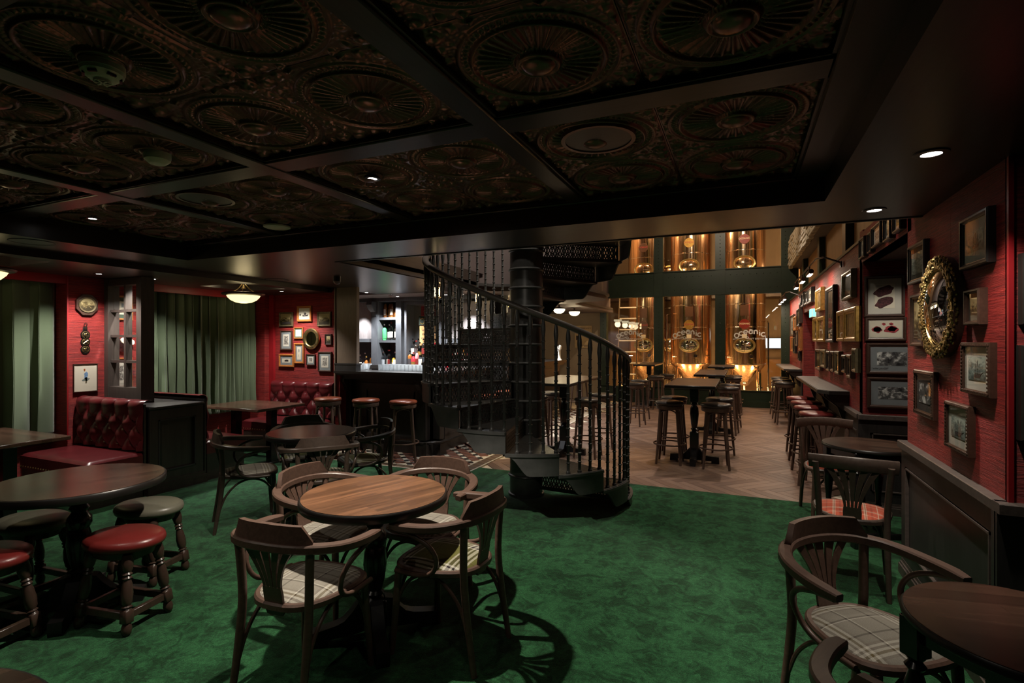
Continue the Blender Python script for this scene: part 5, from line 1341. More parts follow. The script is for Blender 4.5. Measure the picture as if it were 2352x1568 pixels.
# ------------------------------------------------------------------ hanging booth lamps
def bowl_lamp(x, y, lab, pw_):
    t = thing('pendant_lamp', lab, 'lamp', (x, y, Z1 + .105), 0, 'bowl lamps in the booth ceiling')
    G().lathe([(0, 0), (.06, 0), (.055, -.02), (.015, -.03), (.012, -.08), (.028, -.12), (0, -.12)], 16).obj('ceiling_rose', 'brass', t)
    for i in range(3):
        a = i * 2 * pi / 3 + .5
        G().tube(smooth_path([(.02 * cos(a), .02 * sin(a), -.03), (.045 * cos(a), .045 * sin(a), -.09), (.11 * cos(a), .11 * sin(a), -.15), (.20 * cos(a), .20 * sin(a), -.185)], 4), .006, 6).obj('arm', 'brass', t)
    G().lathe([(.20, -.172), (.25, -.178), (.262, -.190), (.25, -.205), (.205, -.215), (.20, -.20)], 36).obj('rim', 'fr_brown', t)
    G().lathe([(.203, -.205), (.19, -.235), (.155, -.272), (.10, -.300), (.04, -.312), (1e-6, -.313)], 36).obj('glass_bowl', 'lamp_bowl', t, ang=60)
    point((x, y, Z1 + .06), pw_, (1, .80, .50), .06); point((x, y, Z1 - .20), pw_ * .7, (1, .78, .42), .10)
bowl_lamp(-6.0, 4.90, 'lit alabaster bowl lamp on brass arms before the wide curtain', 3.2)
bowl_lamp(-6.0, 2.27, 'lit bowl lamp cut by the left picture edge', 3.0)
# ------------------------------------------------------------------ bar counter
bar = thing('bar_counter', 'dark panelled bar counter with moulded top running back behind the staircase', 'bar', (-4.6, 6.2, 0))
def B(g, nm, m, **k): return g.obj(nm, m, bar, (4.6, -6.2, 0), **k)
B(G().prism([(-5.36, 5.86), (-3.80, 5.86), (-3.72, 5.94), (-3.72, 11.9), (-4.30, 11.9), (-4.30, 6.46), (-5.36, 6.46)], 1.115, 1.15), 'counter_top', 'blackwood', ang=30)
B(G().prism([(-5.36, 5.89), (-3.82, 5.89), (-3.75, 5.96), (-3.75, 11.88), (-4.28, 11.88), (-4.28, 6.44), (-5.36, 6.44)], 1.085, 1.115).prism([(-5.36, 5.96), (-3.88, 5.96), (-3.82, 6.02), (-3.82, 11.8), (-4.25, 11.8), (-4.25, 6.4), (-5.36, 6.4)], 1.03, 1.085), 'counter_moulding', 'blackwood', ang=30)
B(G().box(-5.36, -3.92, 6.16, 6.4, 0, 1.03).box(-4.2, -3.92, 6.16, 11.75, 0, 1.03), 'body', 'darkwood_z')
for x0, x1 in ((-5.10, -4.06),):
    B(G().box(x0, x1, 6.14, 6.16, .16, .24).box(x0, x1, 6.14, 6.16, .88, .97).box(x0, x0 + .1, 6.14, 6.16, .24, .88).box(x1 - .1, x1, 6.14, 6.16, .24, .88), 'front_frame', 'darkwood_z')
    B(G().box(x0 + .1, x1 - .1, 6.145, 6.16, .24, .255), 'panel_bead', 'dado'); B(G().box(x0 + .1, x1 - .1, 6.145, 6.16, .865, .88), 'panel_bead', 'dado')
for y0 in (6.5, 7.9, 9.3, 10.6):
    B(G().box(-3.92, -3.90, y0, y0 + 1.1, .16, .24).box(-3.92, -3.90, y0, y0 + 1.1, .88, .97).box(-3.92, -3.9, y0, y0 + .1, .24, .88).box(-3.92, -3.9, y0 + 1, y0 + 1.1, .24, .88), 'side_frame', 'darkwood_z')
def col(x, y, w=.11):
    B(G().box(x - w * .5, x + w * .5, y - w * .5, y + w * .5, .22, 1.03).box(x - w * .72, x + w * .72, y - w * .72, y + w * .72, 0, .16).box(x - w * .62, x + w * .62, y - w * .62, y + w * .62, .16, .20), 'corner_pilaster', 'blackwood')
    B(G().prism([(0, 1.03), (-.12, 1.03), (-.12, .99), (-.07, .93), (-.055, .87), (0, .84)], -.035, .035, 0, lambda a, b, c: (x + c, y - w * .5 + a, b)), 'corbel', 'blackwood')
col(-5.28, 6.12); col(-4.0, 6.12, .13); col(-3.87, 6.28, .11)
B(G().tube([(-5.2, 6.03, .19), (-3.98, 6.03, .19), (-3.78, 6.2, .19), (-3.78, 11.6, .19)], .015, 10), 'foot_rail', 'blackwood')
B(G().box(-5.36, -4.98, 5.885, 5.99, 1.15, 1.24).box(-5.37, -4.97, 5.88, 6.0, 1.24, 1.26), 'plinth_block', 'dado')
# back bar with shelves
bb = thing('back_bar', 'grey timber back bar with bottle shelves, lit panel and mirror', 'shelf unit', (-5.7, 7.8, 0))
def K(g, nm, m, **k): return g.obj(nm, m, bb, (5.7, -7.8, 0), **k)
M['barwood'] = wood('slate_bar_wood', (.060, .064, .070), .5, 'z', .25, 2.2)
M['barpanel'] = wood('pale_bar_panel', (.20, .18, .175), .55, 'z', .25, 2.2)
K(G().box(-7.0, -3.6, 7.98, 8.05, 0, 2.34), 'back_panel', 'barwood')
K(G().box(-7.0, -4.6, 7.55, 7.98, .9, 1.04), 'back_counter', 'blackwood')
K(G().box(-6.55, -6.13, 7.70, 7.74, 1.62, 2.30), 'lit_panel', 'barpanel')
K(G().box(-6.55, -6.08, 7.66, 7.98, 1.56, 1.62).box(-6.55, -6.08, 7.66, 7.76, 2.30, 2.37), 'panel_frame', 'barwood')
K(G().box(-6.10, -5.96, 7.62, 7.98, 1.04, 2.34).box(-5.585, -5.47, 7.64, 7.98, 1.04, 2.34), 'upright', 'barwood')
K(G().prism([(0, 2.28), (-.14, 2.28), (-.15, 2.22), (-.10, 2.14), (-.03, 2.10), (-.01, 2.02), (0, 2.02)], -6.09, -5.98, 0, lambda a, b, c: (c, 7.62 + a, b)), 'corbel', 'barwood')
for z in (1.55, 1.955): K(G().box(-5.96, -5.585, 7.66, 7.98, z, z + .045), 'shelf', 'barwood'); K(G().tube([(-5.96, 7.67, z + .075), (-5.585, 7.67, z + .075)], .004, 6), 'gallery_rail', 'chrome')
K(G().box(-5.96, -5.585, 7.66, 7.98, 1.04, 1.10).box(-5.96, -5.585, 7.63, 7.98, 2.29, 2.34), 'shelf_end', 'barwood')
K(G().box(-5.47, -5.40, 7.70, 7.98, 1.04, 2.30).box(-5.40, -4.2, 7.70, 7.98, 2.22, 2.30).box(-4.75, -4.62, 7.7, 7.98, 1.04, 2.3), 'mirror_frame', 'barwood')
K(G().box(-5.40, -4.75, 7.93, 7.95, 1.04, 2.22), 'mirror', 'mirror')
K(G().box(-7.0, -3.72, 7.50, 7.66, 2.36, 2.42).box(-7.0, -3.72, 7.6, 7.98, 2.28, 2.36), 'cornice', 'barwood')
def label_board(nm, lab, x0, x1, z0, z1, y, m, writing=None, inkm='ink'):
    t = thing(nm, lab, 'poster', ((x0 + x1) / 2, y, (z0 + z1) / 2))
    G().box(-(x1 - x0) / 2, (x1 - x0) / 2, -.006, 0, -(z1 - z0) / 2, (z1 - z0) / 2).obj('board', m, t, ang=0)
    for s_, sz, x, z in writing or []: text(s_, sz, t, (x, -.0075, z), inkm if isinstance(inkm, str) else inkm)
    return t
def text(s_, size, parent, loc_, m, nm='lettering', rot=(pi / 2, 0, 0), align='CENTER'):
    cu = bpy.data.curves.new('t', 'FONT'); cu.body = s_; cu.size = size; cu.align_x = align; cu.align_y = 'CENTER'; cu.extrude = .0006
    o = bpy.data.objects.new('t', cu); COL.objects.link(o)
    dg = bpy.context.evaluated_depsgraph_get(); me = bpy.data.meshes.new_from_object(o.evaluated_get(dg))
    bpy.data.objects.remove(o); bpy.data.curves.remove(cu)
    me.materials.clear(); me.materials.append(M[m] if isinstance(m, str) else m)
    return put(nm, me, parent, loc_, rot)
label_board('bar_sign', 'green board with pale letters in the bar mirror bay', -5.27, -4.80, 1.86, 2.02, 7.90, 'green', [('\u0186', .15, -.16, -.02)], 'fr_gold')
label_board('bar_poster', 'orange brown poster with dark lettering beside the green board', -5.24, -4.82, 1.50, 1.845, 7.88, 'a_poster', [('KOOKLE', .06, -.06, -.05), ('MA', .12, .03, .07)], 'ink')
K(G().box(-4.55, -3.72, 7.74, 7.78, 1.62, 2.24), 'lit_panel', 'barpanel'); K(G().box(-4.6, -3.70, 7.70, 7.98, 1.54, 1.61), 'panel_frame', 'barwood')
for x in (-4.45, -4.15, -3.85): disc_thing('downlight', 'small lit downlight before the pale bar panel behind the stair, at x order ' + {-4.45: 'left', -4.15: 'middle', -3.85: 'right'}[x], 'ceiling light', (x, 7.45, 2.34), [('trim_ring', [(.03, -.001), (.03, -.006), (.048, -.005), (.05, 0)], 'darkwood'), ('lens', [(0, -.0035), (.03, -.0035), (.03, -.001), (0, -.001)], 'lamp_white')], 'recessed downlights')
# bottles
def bottle_mesh(kind):
    if kind == 'square': pr = [(0, 0), (.037, 0), (.039, .006), (.039, .185), (.032, .205), (.014, .222), (.013, .265), (.016, .267), (.016, .29), (0, .29)]
    elif kind == 'tall': pr = [(0, 0), (.034, 0), (.036, .006), (.036, .19), (.030, .215), (.013, .25), (.012, .30), (.015, .302), (.015, .322), (0, .322)]
    else: pr = [(0, 0), (.044, 0), (.047, .01), (.046, .12), (.036, .16), (.014, .19), (.013, .235), (.018, .237), (.018, .262), (0, .262)]
    n = 14
    body = G().lathe(pr[:-4], n).mesh('bottle', 'b_clear', 40)
    cap = G().lathe([(0, pr[-4][1] - .002), (pr[-4][0] + .0015, pr[-4][1] - .002), pr[-3], pr[-2], pr[-1]], n).mesh('cap', 'ebony', 40)
    r = pr[3][0] + .001; h = pr[3][1]
    lb = G().lathe([(r, h * .25), (r, h * .8)], n).mesh('label_band', 'paper', 0, False)
    lb = bpy.data.meshes.new('label_band'); gg = G(); k = 7
    vs = [(r * cos(-pi / 2 + (i / (k - 1) - .5) * 2.1), r * sin(-pi / 2 + (i / (k - 1) - .5) * 2.1), z) for z in (h * .25, h * .8) for i in range(k)]
    lb = gg.add(vs, [(i, i + 1, k + i + 1, k + i) for i in range(k - 1)]).mesh('label_band', 'paper', 0, False)
    return body, cap, lb
BM = {k: bottle_mesh(k) for k in ('square', 'tall', 'squat')}; bvar = {}
def vmesh(base, m):
    if (base.name, m) not in bvar: me = base.copy(); me.materials[0] = M[m]; bvar[(base.name, m)] = me
    return bvar[(base.name, m)]
def bottle(x, y, z, kind, body, cap, lab_m, label, group):
    t = thing('bottle', label, 'bottle', (x, y, z), rs.uniform(-.5, .5), group)
    b, c, l = BM[kind]
    put('glass_body', vmesh(b, 'b_' + body), t); put('cap', vmesh(c, cap), t)
    if lab_m: put('paper_label', vmesh(l, lab_m), t)
rs = random.Random(4)
gS = 'spirit bottles on the back bar shelves'
TOP = [('tall', 'amber', 'fr_gold', 'paper', 'amber spirit bottle with pale label at the left of the top shelf'), ('tall', 'amber', 'ebony', 'fr_gold', 'tall amber bottle with gilt label on the top shelf'), ('tall', 'amber', 'white', 'paper', 'tallest amber bottle with white cap on the top shelf'), ('squat', 'amber', 'ebony', 'fr_oak', 'amber bottle with orange label on the top shelf'), ('squat', 'darkb', 'fr_gold', 'paper', 'dark squat bottle with pale label at the right of the top shelf')]
for i, (k, b, c, l, lab) in enumerate(TOP): bottle(-5.91 + i * .072, 7.78 + .04 * (i % 2), 2.0, k, b, c, l, lab, gS)
MID = [('square', 'gin', 'chrome', None, 'bright green gin bottle on the middle shelf'), ('square', 'clear', 'chrome', 'paper', 'clear bottle behind the green gin bottle'), ('tall', 'clear', 'leather_red', 'paper', 'clear bottle with red cap and long white label on the middle shelf'), ('square', 'darkb', 'ebony', 'paper', 'black bottle with narrow white label on the middle shelf'), ('squat', 'darkb', 'ebony', 'ink', 'squat black bottle at the right of the middle shelf')]
for i, (k, b, c, l, lab) in enumerate(MID): bottle(-5.915 + i * .075, 7.76 + .05 * (i % 2), 1.595, k, b, c, l, lab, gS)
LOW = [('square', 'clear', 'chrome', 'matgrey', 'clear bottle with grey label at the left of the low shelf'), ('tall', 'clear', 'leather_red', 'paper', 'clear bottle with red neck on the low shelf'), ('tall', 'clear', 'leather_red', 'leather_red', 'clear bottle with red label and red cap on the low shelf'), ('squat', 'yellow', 'ebony', 'paper', 'yellow bottle on the low shelf'), ('square', 'clear', 'chrome', 'paper', 'clear bottle with pale label at the right of the low shelf'), ('tall', 'clear', 'chrome', 'matgrey', 'back row clear bottle of the low shelf')]
for i, (k, b, c, l, lab) in enumerate(LOW): bottle(-5.92 + i * .064, 7.74 + .06 * (i % 2), 1.10, k, b, c, l, lab, gS)
LEFT = [('square', 'clear', 'chrome', 'paper', 'clear bottle below the pale lit panel, nearest the pilaster'), ('tall', 'clear', 'chrome', 'matgrey', 'second clear bottle below the pale lit panel'), ('squat', 'amber', 'fr_gold', 'leather_red', 'squat amber bottle with red label below the pale lit panel'), ('tall', 'amber', 'ebony', 'fr_oak', 'tall amber bottle below the pale lit panel'), ('tall', 'darkb', 'ebony', 'fr_gold', 'dark bottle with yellow label below the pale lit panel')]
for i, (k, b, c, l, lab) in enumerate(LEFT): bottle(-6.43 + i * .072, 7.72 + .05 * (i % 2), 1.04, k, b, c, l, lab, gS)
ORD = ['first', 'second', 'third', 'fourth', 'fifth', 'sixth', 'seventh', 'eighth', 'ninth', 'tenth', 'eleventh', 'twelfth', 'thirteenth', 'fourteenth', 'fifteenth', 'sixteenth', 'seventeenth', 'eighteenth', 'nineteenth', 'twentieth', 'twenty-first', 'twenty-second']
cols_ = ['clear', 'amber', 'darkb', 'redb', 'clear', 'rose', 'darkb', 'clear', 'yellow']
for r in range(2):
    for i in range(16):
        bottle(-5.36 + i * .075, 7.84 - r * .09, 1.30 if r == 0 else 1.12, ('tall', 'square', 'squat')[(i + r) % 3], cols_[(i * 2 + r) % 9], ('ebony', 'leather_red', 'chrome')[i % 3], ('paper', 'ink', 'fr_gold', 'leather_red')[(i + r) % 4],
               '%s %s bottle with %s cap, %s from the left, %s mirror row' % ({'clear': 'clear', 'amber': 'amber', 'darkb': 'dark', 'redb': 'red', 'rose': 'rose', 'yellow': 'yellow'}[cols_[(i * 2 + r) % 9]], ('tall', 'square', 'squat')[(i + r) % 3], ('black', 'red', 'chrome')[i % 3], ORD[i], 'upper' if r == 0 else 'lower'), 'crowded bottles before the bar mirror, ' + ('upper row' if r == 0 else 'lower row'))
K(G().box(-5.40, -4.2, 7.80, 7.93, 1.04, 1.298), 'bottle_step', 'barwood'); K(G().box(-5.4, -4.2, 7.70, 7.80, 1.04, 1.118), 'bottle_step', 'barwood')
gm = G().lathe([(0, 0), (.026, 0), (.028, .004), (.032, .085), (.030, .085), (.026, .008), (0, .006)], 12).mesh('tumbler', 'tumbler', 50)
for r in range(4):
    for i in range(22):
        x = -5.28 + i * .064 + .03 * (r % 2); y = 6.40 - r * .066
        if -5.10 < x < -4.82: continue
        if x > -3.95: continue
        o = put('glass_tumbler', gm, None, (x, y, 1.151)); tag(o, 'clear glass tumbler on the bar counter, %s row from the back, %s from the pilaster' % (ORD[r], ORD[i]), 'glass', 'tumblers in rows along the bar counter')
t = thing('menu_stand', 'dark blue black till screen lying back on the bar among the tumblers', 'till', (-4.96, 6.28, 1.15))
G().prism([(-.10, -.075), (.10, -.075), (.13, .0), (-.13, .0)], .02, .035, 0, lambda a, b, c: (a * 1.0, c * 3 + b * .9, (b + .075) * .9 + .005)).obj('screen_panel', 'blackwood', t, ang=0); G().box(-.06, .06, .0, .08, 0, .02).obj('base', 'ebony', t)
# lanterns under the bulkhead, opal bowls over the far bar
for y, z, lab in ((6.1, 2.24, 'lit tubular lantern over the bar nearest the handrail top'), (7.3, 2.25, 'lit tubular lantern over the bar, middle of three'), (8.37, 2.25, 'lit tubular lantern beside the staircase column')):
    t = thing('bar_lantern', lab, 'lamp', (-3.78, y, z), 0, 'tubular lanterns over the bar')
    G().lathe([(0, .10), (.05, .10), (.05, .085), (.012, .08), (.012, .075), (.05, .07), (.052, .06), (0, .06)], 14).obj('lantern_cap', 'brass', t)
    G().lathe([(0, -.062), (.034, -.06), (.038, 0), (.034, .055), (0, .058)], 14).obj('bulb', 'lamp_lantern', t)
    G().lathe([(0, -.08), (.05, -.08), (.052, -.065), (0, -.065)], 14).obj('lantern_base', 'brass', t); G().tube([(0, 0, .10), (0, 0, .17)], .006, 6).obj('stem', 'brass', t)
    point((-3.78, y, z - .12), 1.2, (1, .75, .42), .04)
BO = ['nearest the brewery windows', 'second from the brewery windows', 'third from the brewery windows', 'fourth from the brewery windows', 'farthest from the brewery windows']
for i, y in enumerate((11.6, 10.5, 9.4, 8.6)):
    t = thing('opal_pendant', 'lit half round opal lamp over the bar side, ' + BO[i], 'lamp', (-3.52, y, 2.25), 0, 'opal bowl lamps over the bar')
    G().lathe([(.125, .0), (.135, .004), (.13, .022), (.07, .035), (.02, .045), (.015, .20), (0, .20)], 20).obj('canopy', 'fr_brown', t)
    G().lathe([(.124, .0), (.118, -.03), (.085, -.072), (.04, -.088), (1e-6, -.09)], 20).obj('opal_bowl', 'lamp_opal', t, ang=60)
    if i < 4: point((-3.52, y, 2.10), 7 if i < 2 else 4, (1, .80, .48), .09)
t = thing('beer_font', 'white porcelain beer font on the far bar end', 'tap', (-3.75, 11.2, 1.15))
G().lathe([(0, 0), (.06, 0), (.05, .02), (.03, .05), (.028, .22), (.05, .26), (.05, .32), (.02, .34), (0, .34)], 16).obj('column', 'white', t); G().tube([(0, 0, .24), (-.0, -.08, .25), (0, -.10, .20)], .01, 6).obj('spout', 'chrome', t); G().tube([(0, -.04, .26), (0, -.05, .36)], .009, 6).obj('tap_lever', 'ebony', t)
label_board('wall_poster', 'cream and orange vintage poster on the tan wall by the brewery window', -4.20, -3.72, 1.40, 2.00, 13.88, 'posterpaper', [('OUTTERBEANDS', .058, 0, .225)], 'fr_brown')
for x0, x1, z0, z1 in ((-.20, -.12, -.09, .03), (-.15, -.02, -.265, -.25), (.02, .18, -.265, -.25), (-.12, .16, -.235, -.225)):
    G().box(x0, x1, -.0085, -.006, z0, z1).obj('printed_mark', 'fr_brown', [o for o in COL.objects if o.name == 'wall_poster'][0], ang=0)
t = thing('brass_plaque', 'oval brass relief plaque high on the dark bulkhead above the bar', 'plaque', (-3.68, 6.75, 2.84), pi / 2)
G().lathe([(.125, 0), (.13, -.02), (.115, -.04), (.095, -.03), (.09, -.01)], 32, (0, 0, 0), 0, 'y', 1, 1).obj('oval_rim', 'brass', t); g = G(); r_ = random.Random(2)
for i in range(40): a = r_.uniform(0, 6.28); q = .08 * sqrt(r_.random()); g.ball((q * cos(a), -.012, q * sin(a)), r_.uniform(.008, .018), 6, 0, 1, .6, 1.2)
g.obj('relief', 'brass', t, kind='stuff'); G().lathe([(0, -.008), (.095, -.008), (.095, 0), (0, 0)], 32, (0, 0, 0), 0, 'y').obj('back_plate', 'brass', t); t.scale = (.9, 1, 1.7)
text('VAN JAVOIT', .022, t3, (-.085, -.021, -.088), 'ink')
# ------------------------------------------------------------------ brewery window wall
wi = thing('window_1', '', '') if 0 else None
YW = 13.9
wnd = struct('window_1', G().box(-3.47, -3.30, YW - .12, YW + .06, 0, 5.2).box(-2.07, -1.843, YW - .12, YW + .06, 0, 5.2).box(-.602, -.372, YW - .12, YW + .06, 0, 5.2).box(.845, 1.2, YW - .12, YW + .06, 0, 5.2)
             .box(-3.47, 1.2, YW - .10, YW + .06, 2.74, 3.32).box(-3.47, 1.2, YW - .10, YW + .06, .14, .375), 'green', ang=0)
G().box(-3.6, 1.02, YW - .17, YW - .02, 0, .14).box(-3.6, 1.02, YW - .14, YW - .02, .14, .17).obj('plinth', 'green', wnd)
G().box(-3.47, 1.02, YW - .13, YW + .02, 2.715, 2.74).box(-3.47, 1.02, YW - .13, YW + .02, 3.32, 3.345).box(-3.47, 1.02, YW - .12, YW + .02, .375, .395).obj('flange', 'green', wnd)
g = G()
for x in (-3.385, -1.955, -.487, .93):
    for k_ in range(26):
        z = .45 + k_ * .098
        if z < 2.72: g.ball((x, YW - .121, z), .011, 6)
        if k_ < 20: g.ball((x, YW - .121, 3.42 + k_ * .09), .011, 6)
for z in (2.86, 3.19):
    for k_ in range(30): g.ball((-3.3 + k_ * .145, YW - .101, z), .011, 6)
g.obj('rivets', 'green', wnd, kind='stuff')
for x0, x1 in ((-3.30, -2.07), (-1.843, -.602), (-.372, .845)):
    for z0, z1 in ((.395, 2.715), (3.345, 5.2)):
        G().box(x0, x1, YW - .012, YW, z0, z1).obj('pane', 'pane', wnd, ang=0)
# lettering on the panes
def stroke(g, pts, w=.012, z=0):
    P = smooth_path(pts, 4); g.sweep([(x, 0, y_) for x, y_ in [(p[0], p[1]) for p in P]], [(-w, -.0006), (w, -.0006), (w, .0006), (-w, .0006)], 0, (0, 1, 0))
def circ(cx, cy, r, a0, a1, n=10, ry=None): return [(cx + r * cos(radians(a0 + (a1 - a0) * i / n)), cy + (ry or r) * sin(radians(a0 + (a1 - a0) * i / n)), 0) for i in range(n + 1)]
def logo_mesh():
    g = G(); xs = [-.315, -.215, -.115, -.005, .105, .19, .27]
    def base(x): return .055 - .9 * x * x
    for ch, x in zip('oceanic', xs):
        b = base(x) + .05; r = .042; w = .0135
        if ch == 'o': stroke(g, circ(x, b, .048, 0, 360, 14, .052), w)
        if ch == 'c': stroke(g, circ(x, b, .044, 45, 315, 12), w)
        if ch == 'e': stroke(g, circ(x, b, .044, 0, 310, 12), w); stroke(g, [(x - .04, b, 0), (x + .042, b, 0)], w * .7)
        if ch == 'a': stroke(g, circ(x, b - .008, .036, 0, 360, 12), w); stroke(g, [(x + .036, b + .045, 0), (x + .038, b - .045, 0)], w); stroke(g, circ(x, b + .018, .036, 20, 150, 6), w * .8)
        if ch == 'n': stroke(g, [(x - .034, b + .045, 0), (x - .034, b - .045, 0)], w); stroke(g, circ(x, b + .008, .034, 180, 0, 8), w); stroke(g, [(x + .034, b + .008, 0), (x + .036, b - .045, 0)], w)
        if ch == 'i': stroke(g, [(x, b + .03, 0), (x, b - .06, 0)], w); stroke(g, [(x - .006, b + .062, 0), (x + .006, b + .062, 0)], w * .9)
    stroke(g, [(-.40, -.075, 0), (-.28, -.060, 0), (-.16, -.035, 0), (-.09, -.012, 0), (-.055, -.03, 0), (-.075, -.06, 0), (-.11, -.058, 0), (-.115, -.035, 0)], .007)
    return g.mesh('logo_lettering', 'letter', 0, False)
lm = logo_mesh()
for x in (-2.68, -1.24, .20):
    put('logo_lettering', lm, wnd, (x, YW - .014, 1.70))
    text('CRAFT BREWERY', .055, wnd, (x + .12, YW - .014, 1.635), 'letter')
# ------------------------------------------------------------------ brewing vessels behind the glass
def tank(x, y, r, lab, sign, ztop=5.1, zc=.98):
    t = thing('brewing_tank', lab, 'tank', (x, y, 0), 0, 'conical brewing tanks behind the windows')
    G().lathe([(.09, .42), (.10, .40), (r * .98, zc - .03), (r, zc), (r, ztop), (0, ztop + .1)], 48).obj('shell', 'tank', t, ang=25)
    g = G()
    for z in (zc, 1.95, 2.55, 3.95): g.lathe([(r + .001, z - .012), (r + .006, z - .008), (r + .006, z + .008), (r + .001, z + .012)], 48)
    g.obj('weld_band', 'chrome', t)
    for sx_ in (-1, 1):
        for sy_ in (-1, 1): G().tube([(sx_ * r * .62, sy_ * r * .62, zc + .02), (sx_ * r * .62, sy_ * r * .62, 0)], .032, 10).obj('leg', 'tank', t)
    for z in (1.47, 3.60):
        o = G().lathe([(.245, .03), (.268, -.03), (.255, -.06), (.225, -.055), (.215, -.01)], 40, (0, 0, 0), 0, 'y').obj('manway_rim', 'brass', t, (0, -r + .03, z)); o.scale = (1, 1, .74)
        o = G().lathe([(1e-6, -.085), (.07, -.08), (.14, -.066), (.19, -.048), (.222, -.030)], 36, (0, 0, 0), 0, 'y').obj('manway_door', 'mirror' if z < 2 else 'tank', t, (0, -r + .03, z), ang=70); o.scale = (1, 1, .74)
        G().tube([(0, -r - .055, z + .15), (0, -r - .062, z - .15)], .008, 6).obj('manway_clamp', 'chrome', t); G().tube([(0, -r - .06, z - .01), (.15, -r - .04, z + .0)], .007, 6).obj('manway_handle', 'chrome', t)
    G().tube([(0, 0, .42), (0, 0, .20)], .03, 10).obj('drain_pipe', 'chrome', t); G().ball((0, -.14, .48), .055, 12).obj('drain_valve', 'chrome', t); G().tube([(-.12, -.16, .57), (.0, -.16, .56)], .008, 6).obj('valve_handle', 'chrome', t)
    G().lathe([(0, -.03), (.05, -.03), (.055, -.02), (.055, 0), (0, 0)], 16, (.16, -r * .94, 1.18), 0, 'y').obj('gauge', 'chrome', t)
    G().tube([(-r * .6, -r * .86, 1.16), (-r * .8, -r * .95, 1.16)], .012, 6).obj('sample_tap', 'chrome', t)
    if sign:
        for z in (2.02, 4.22):
            G().lathe([(0, -.012), (.125, -.012), (.128, -.006), (.128, 0), (0, 0)], 28, (0, -r - .005, z), 0, 'y').obj('round_sign', sign, t, ang=30)
            text('OCEANIC', .062, t, (0, -r - .0185, z + .01), 'paper' if sign == 'leather_red' else 'meatred')
        G().box(-.10, .10, -r - .006, -r + .01, 2.24, 2.51).obj('sign_plate', 'fr_brown', t); G().box(-.06, .06, -r - .004, -r + .01, 1.66, 1.76).obj('paper_tag', 'paper', t)
    return t
tank(.06, 15.35, .52, 'conical steel tank with red round sign behind the right window', 'leather_red')
tank(-1.30, 15.35, .54, 'conical steel tank with orange round sign behind the middle window', 'fr_gold')
tank(-2.55, 15.6, .52, 'conical steel tank behind the ladder at the left window', 'fr_brown')
tank(-1.95, 16.35, .42, 'smaller steel tank standing back beside the middle tank', None, 2.1, .9)
t = thing('steel_ladder', 'pale rolling ladder with six rungs behind the left brewery window', 'ladder', (-2.93, 14.75, 0))
for x in (-.24, .24): G().tube([(x * 1.1, -.12, 0), (x, .12, 3.0)], .022, 8).obj('ladder_rail', 'chrome', t)
for i in range(9): z = .35 + i * .31; G().tube([(-.235, -.12 + .08 * z, z), (.235, -.12 + .08 * z, z)], .02, 8).obj('rung', 'white', t)
def pipes(lab, pts, r):
    t = thing('steel_pipe', lab, 'pipe', pts[0]); o0 = Vector(pts[0])
    G().tube([(Vector(p) - o0)[:] for p in pts], r, 8).obj('tube', 'chrome', t); G().lathe([(r * 1.8, -.02), (r * 1.8, .02)], 8, (0, 0, .4)).obj('coupling', 'chrome', t)
pipes('thin steel pipe at the right of the red signed tank', [(.62, 14.95, 0), (.62, 14.95, 2.05), (.62, 15.3, 2.1)], .022)
pipes('short steel pipe low between the tanks', [(-.62, 14.9, 0), (-.62, 14.9, 1.1), (-.62, 15.3, 1.15)], .025)
pipes('steel pipe left of the middle tank', [(-1.88, 14.85, 0), (-1.88, 14.85, 2.3), (-1.88, 15.4, 2.35)], .02)
pipes('gleaming steel pipe low at the right of the red signed tank', [(.42, 14.75, 0), (.42, 14.75, .75), (.42, 15.1, .8)], .035)
t = thing('floor_pump', 'low steel pump cart at the right of the brewery', 'pump', (.80, 15.2, 0))
G().box(-.2, .2, -.15, .15, .12, .30, 0, .02).obj('pump_body', 'chrome', t); G().lathe([(0, -.1), (.1, -.1), (.1, .16), (0, .16)], 16, (0, 0, .42), 0, 'x').obj('motor', 'ebony', t)
for sx_ in (-.15, .15): G().lathe([(0, -.02), (.06, -.02), (.06, .02), (0, .02)], 14, (sx_, -.15, .06), 0, 'y').obj('wheel', 'ebony', t)
br = struct('wall_brewhouse', G().box(-4.0, 3.2, 17.3, 17.4, 0, 5.2).box(3.1, 3.2, 13.95, 17.4, 0, 5.2).box(-4.1, -4.0, 14.05, 17.4, 0, 5.2), 'tan')
G().box(.0, 3.1, 17.1, 17.3, 0, 1.05).obj('wall_bench', 'amberpanel', br); G().box(-4, 3.1, 16.6, 17.3, 2.85, 3.05).obj('gallery_edge', 'fr_brown', br)
t = thing('wall_screen', 'bright pale blue screen on the brewery back wall', 'screen', (.98, 17.25, 1.52)); G().box(-.42, .42, -.03, 0, -.16, .16).obj('bezel', 'ebony', t); G().box(-.40, .40, -.034, -.029, -.145, .145).obj('display', 'screen', t, ang=0)
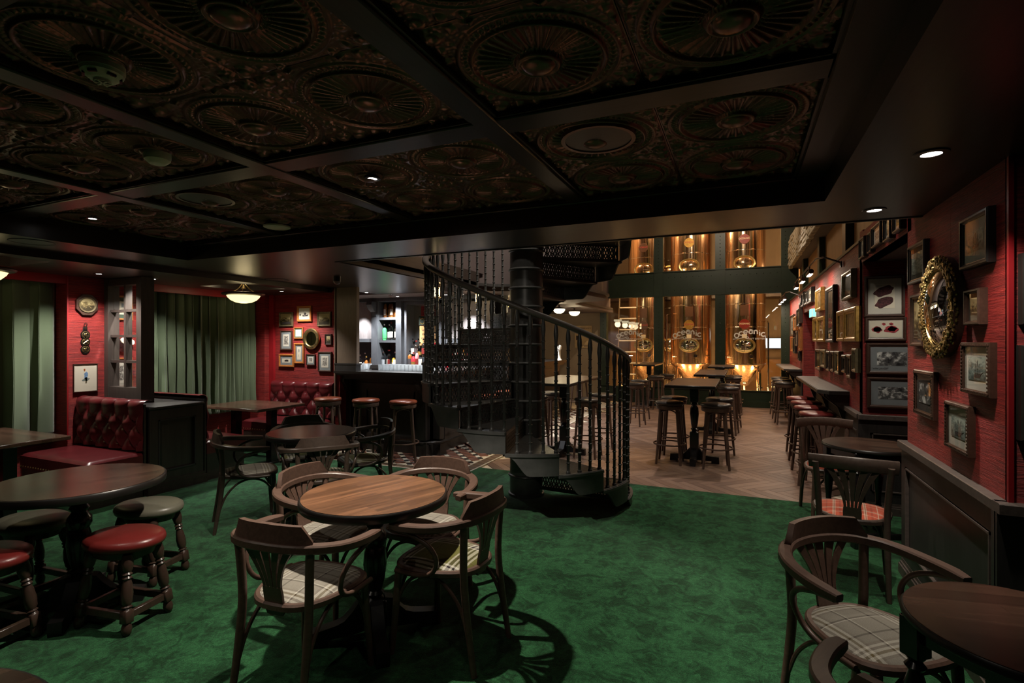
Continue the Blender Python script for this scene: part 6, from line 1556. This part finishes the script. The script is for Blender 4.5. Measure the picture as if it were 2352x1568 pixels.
# glow of the brewery: low uplights behind the vessels and ceiling spots, unseen front fill
for x, y, p_ in ((-.62, 14.6, 48), (.75, 14.7, 40), (-1.9, 14.6, 38), (-3.1, 14.7, 13), (0.0, 14.55, 8), (-1.3, 14.55, 8)): point((x, y, .22), p_, (1, .55, .20), .10)
for x, p_ in ((-.62, 85), (.95, 65), (-2.0, 70), (-3.4, 50)): point((x, 14.45, 4.9), p_, (1, .60, .30), .12)
for x, p_ in ((-.62, 30), (.75, 24), (-2.0, 28)): point((x, 14.3, 2.95), p_ * 2.2, (1, .58, .26), .08)  # front fill added for the tanks, unseen behind the window beam
point((1.6, 15.6, 3.4), 40, (1, .6, .3), .15)
# ------------------------------------------------------------------ picture lamps, exit sign
def pic_lamps(lab, y0, ys, z):
    t = thing('picture_light_rail', lab, 'lamp', (XW - .012, y0, z), 0, 'picture light rails on the brewery wall')
    G().lathe([(0, .0), (.035, 0), (.035, -.015), (0, -.02)], 14, (0, 0, -.02), 0, 'x').obj('rose', 'fr_brown', t)
    G().tube([(-.01, 0, 0), (-.16, .08, .08), (-.22, .25, .09), (-.22, ys[-1] - y0 + .2, .08)], .011, 6).obj('rail', 'fr_brown', t)
    for y in ys:
        G().lathe([(.0, -.17), (.030, -.17), (.030, .17), (0, .17)], 12, (-.22, y - y0, .0), 0, 'y').obj('shade', 'fr_brown', t)
        G().box(-.24, -.20, y - y0 - .15, y - y0 + .15, -.034, -.028).obj('lit_tube', 'lamp_bar', t); G().tube([(-.22, y - y0, .03), (-.22, y - y0, .085)], .007, 6).obj('stem', 'fr_brown', t)
        area((XW - .25, y, z - .04), (XW, y, z - .75), 5.5, .3, .04, (1, .82, .62))
pic_lamps('bronze rail of three lit picture lamps above the tall portrait', 6.75, [7.62, 8.5, 9.42], 2.44); pic_lamps('bronze rail of lit picture lamps above the far ledge', 11.3, [11.9, 12.6, 13.3], 2.44)
t = thing('exit_sign', 'small lit green exit box over the doorway', 'sign', (XW - .003, 9.13, 2.0)); G().box(-.06, 0, -.16, .16, -.065, .065).obj('housing', 'white', t); G().box(-.0615, -.059, -.15, .15, -.058, .058).box(-.05, -.01, -.163, -.159, -.055, .055).obj('lit_face', 'exit', t, ang=0)
area((.85, 6.2, 2.2), (1.5, 5.7, 1.6), .0001, .1, .1)
spot((1.32, 4.9, 2.29), 26, 85, .5, NEUT, .03, to=(1.22, 5.6, 1.2))
downlight(1.32, 4.9, 2.30, 'downlight hidden in the niche ceiling', .04)
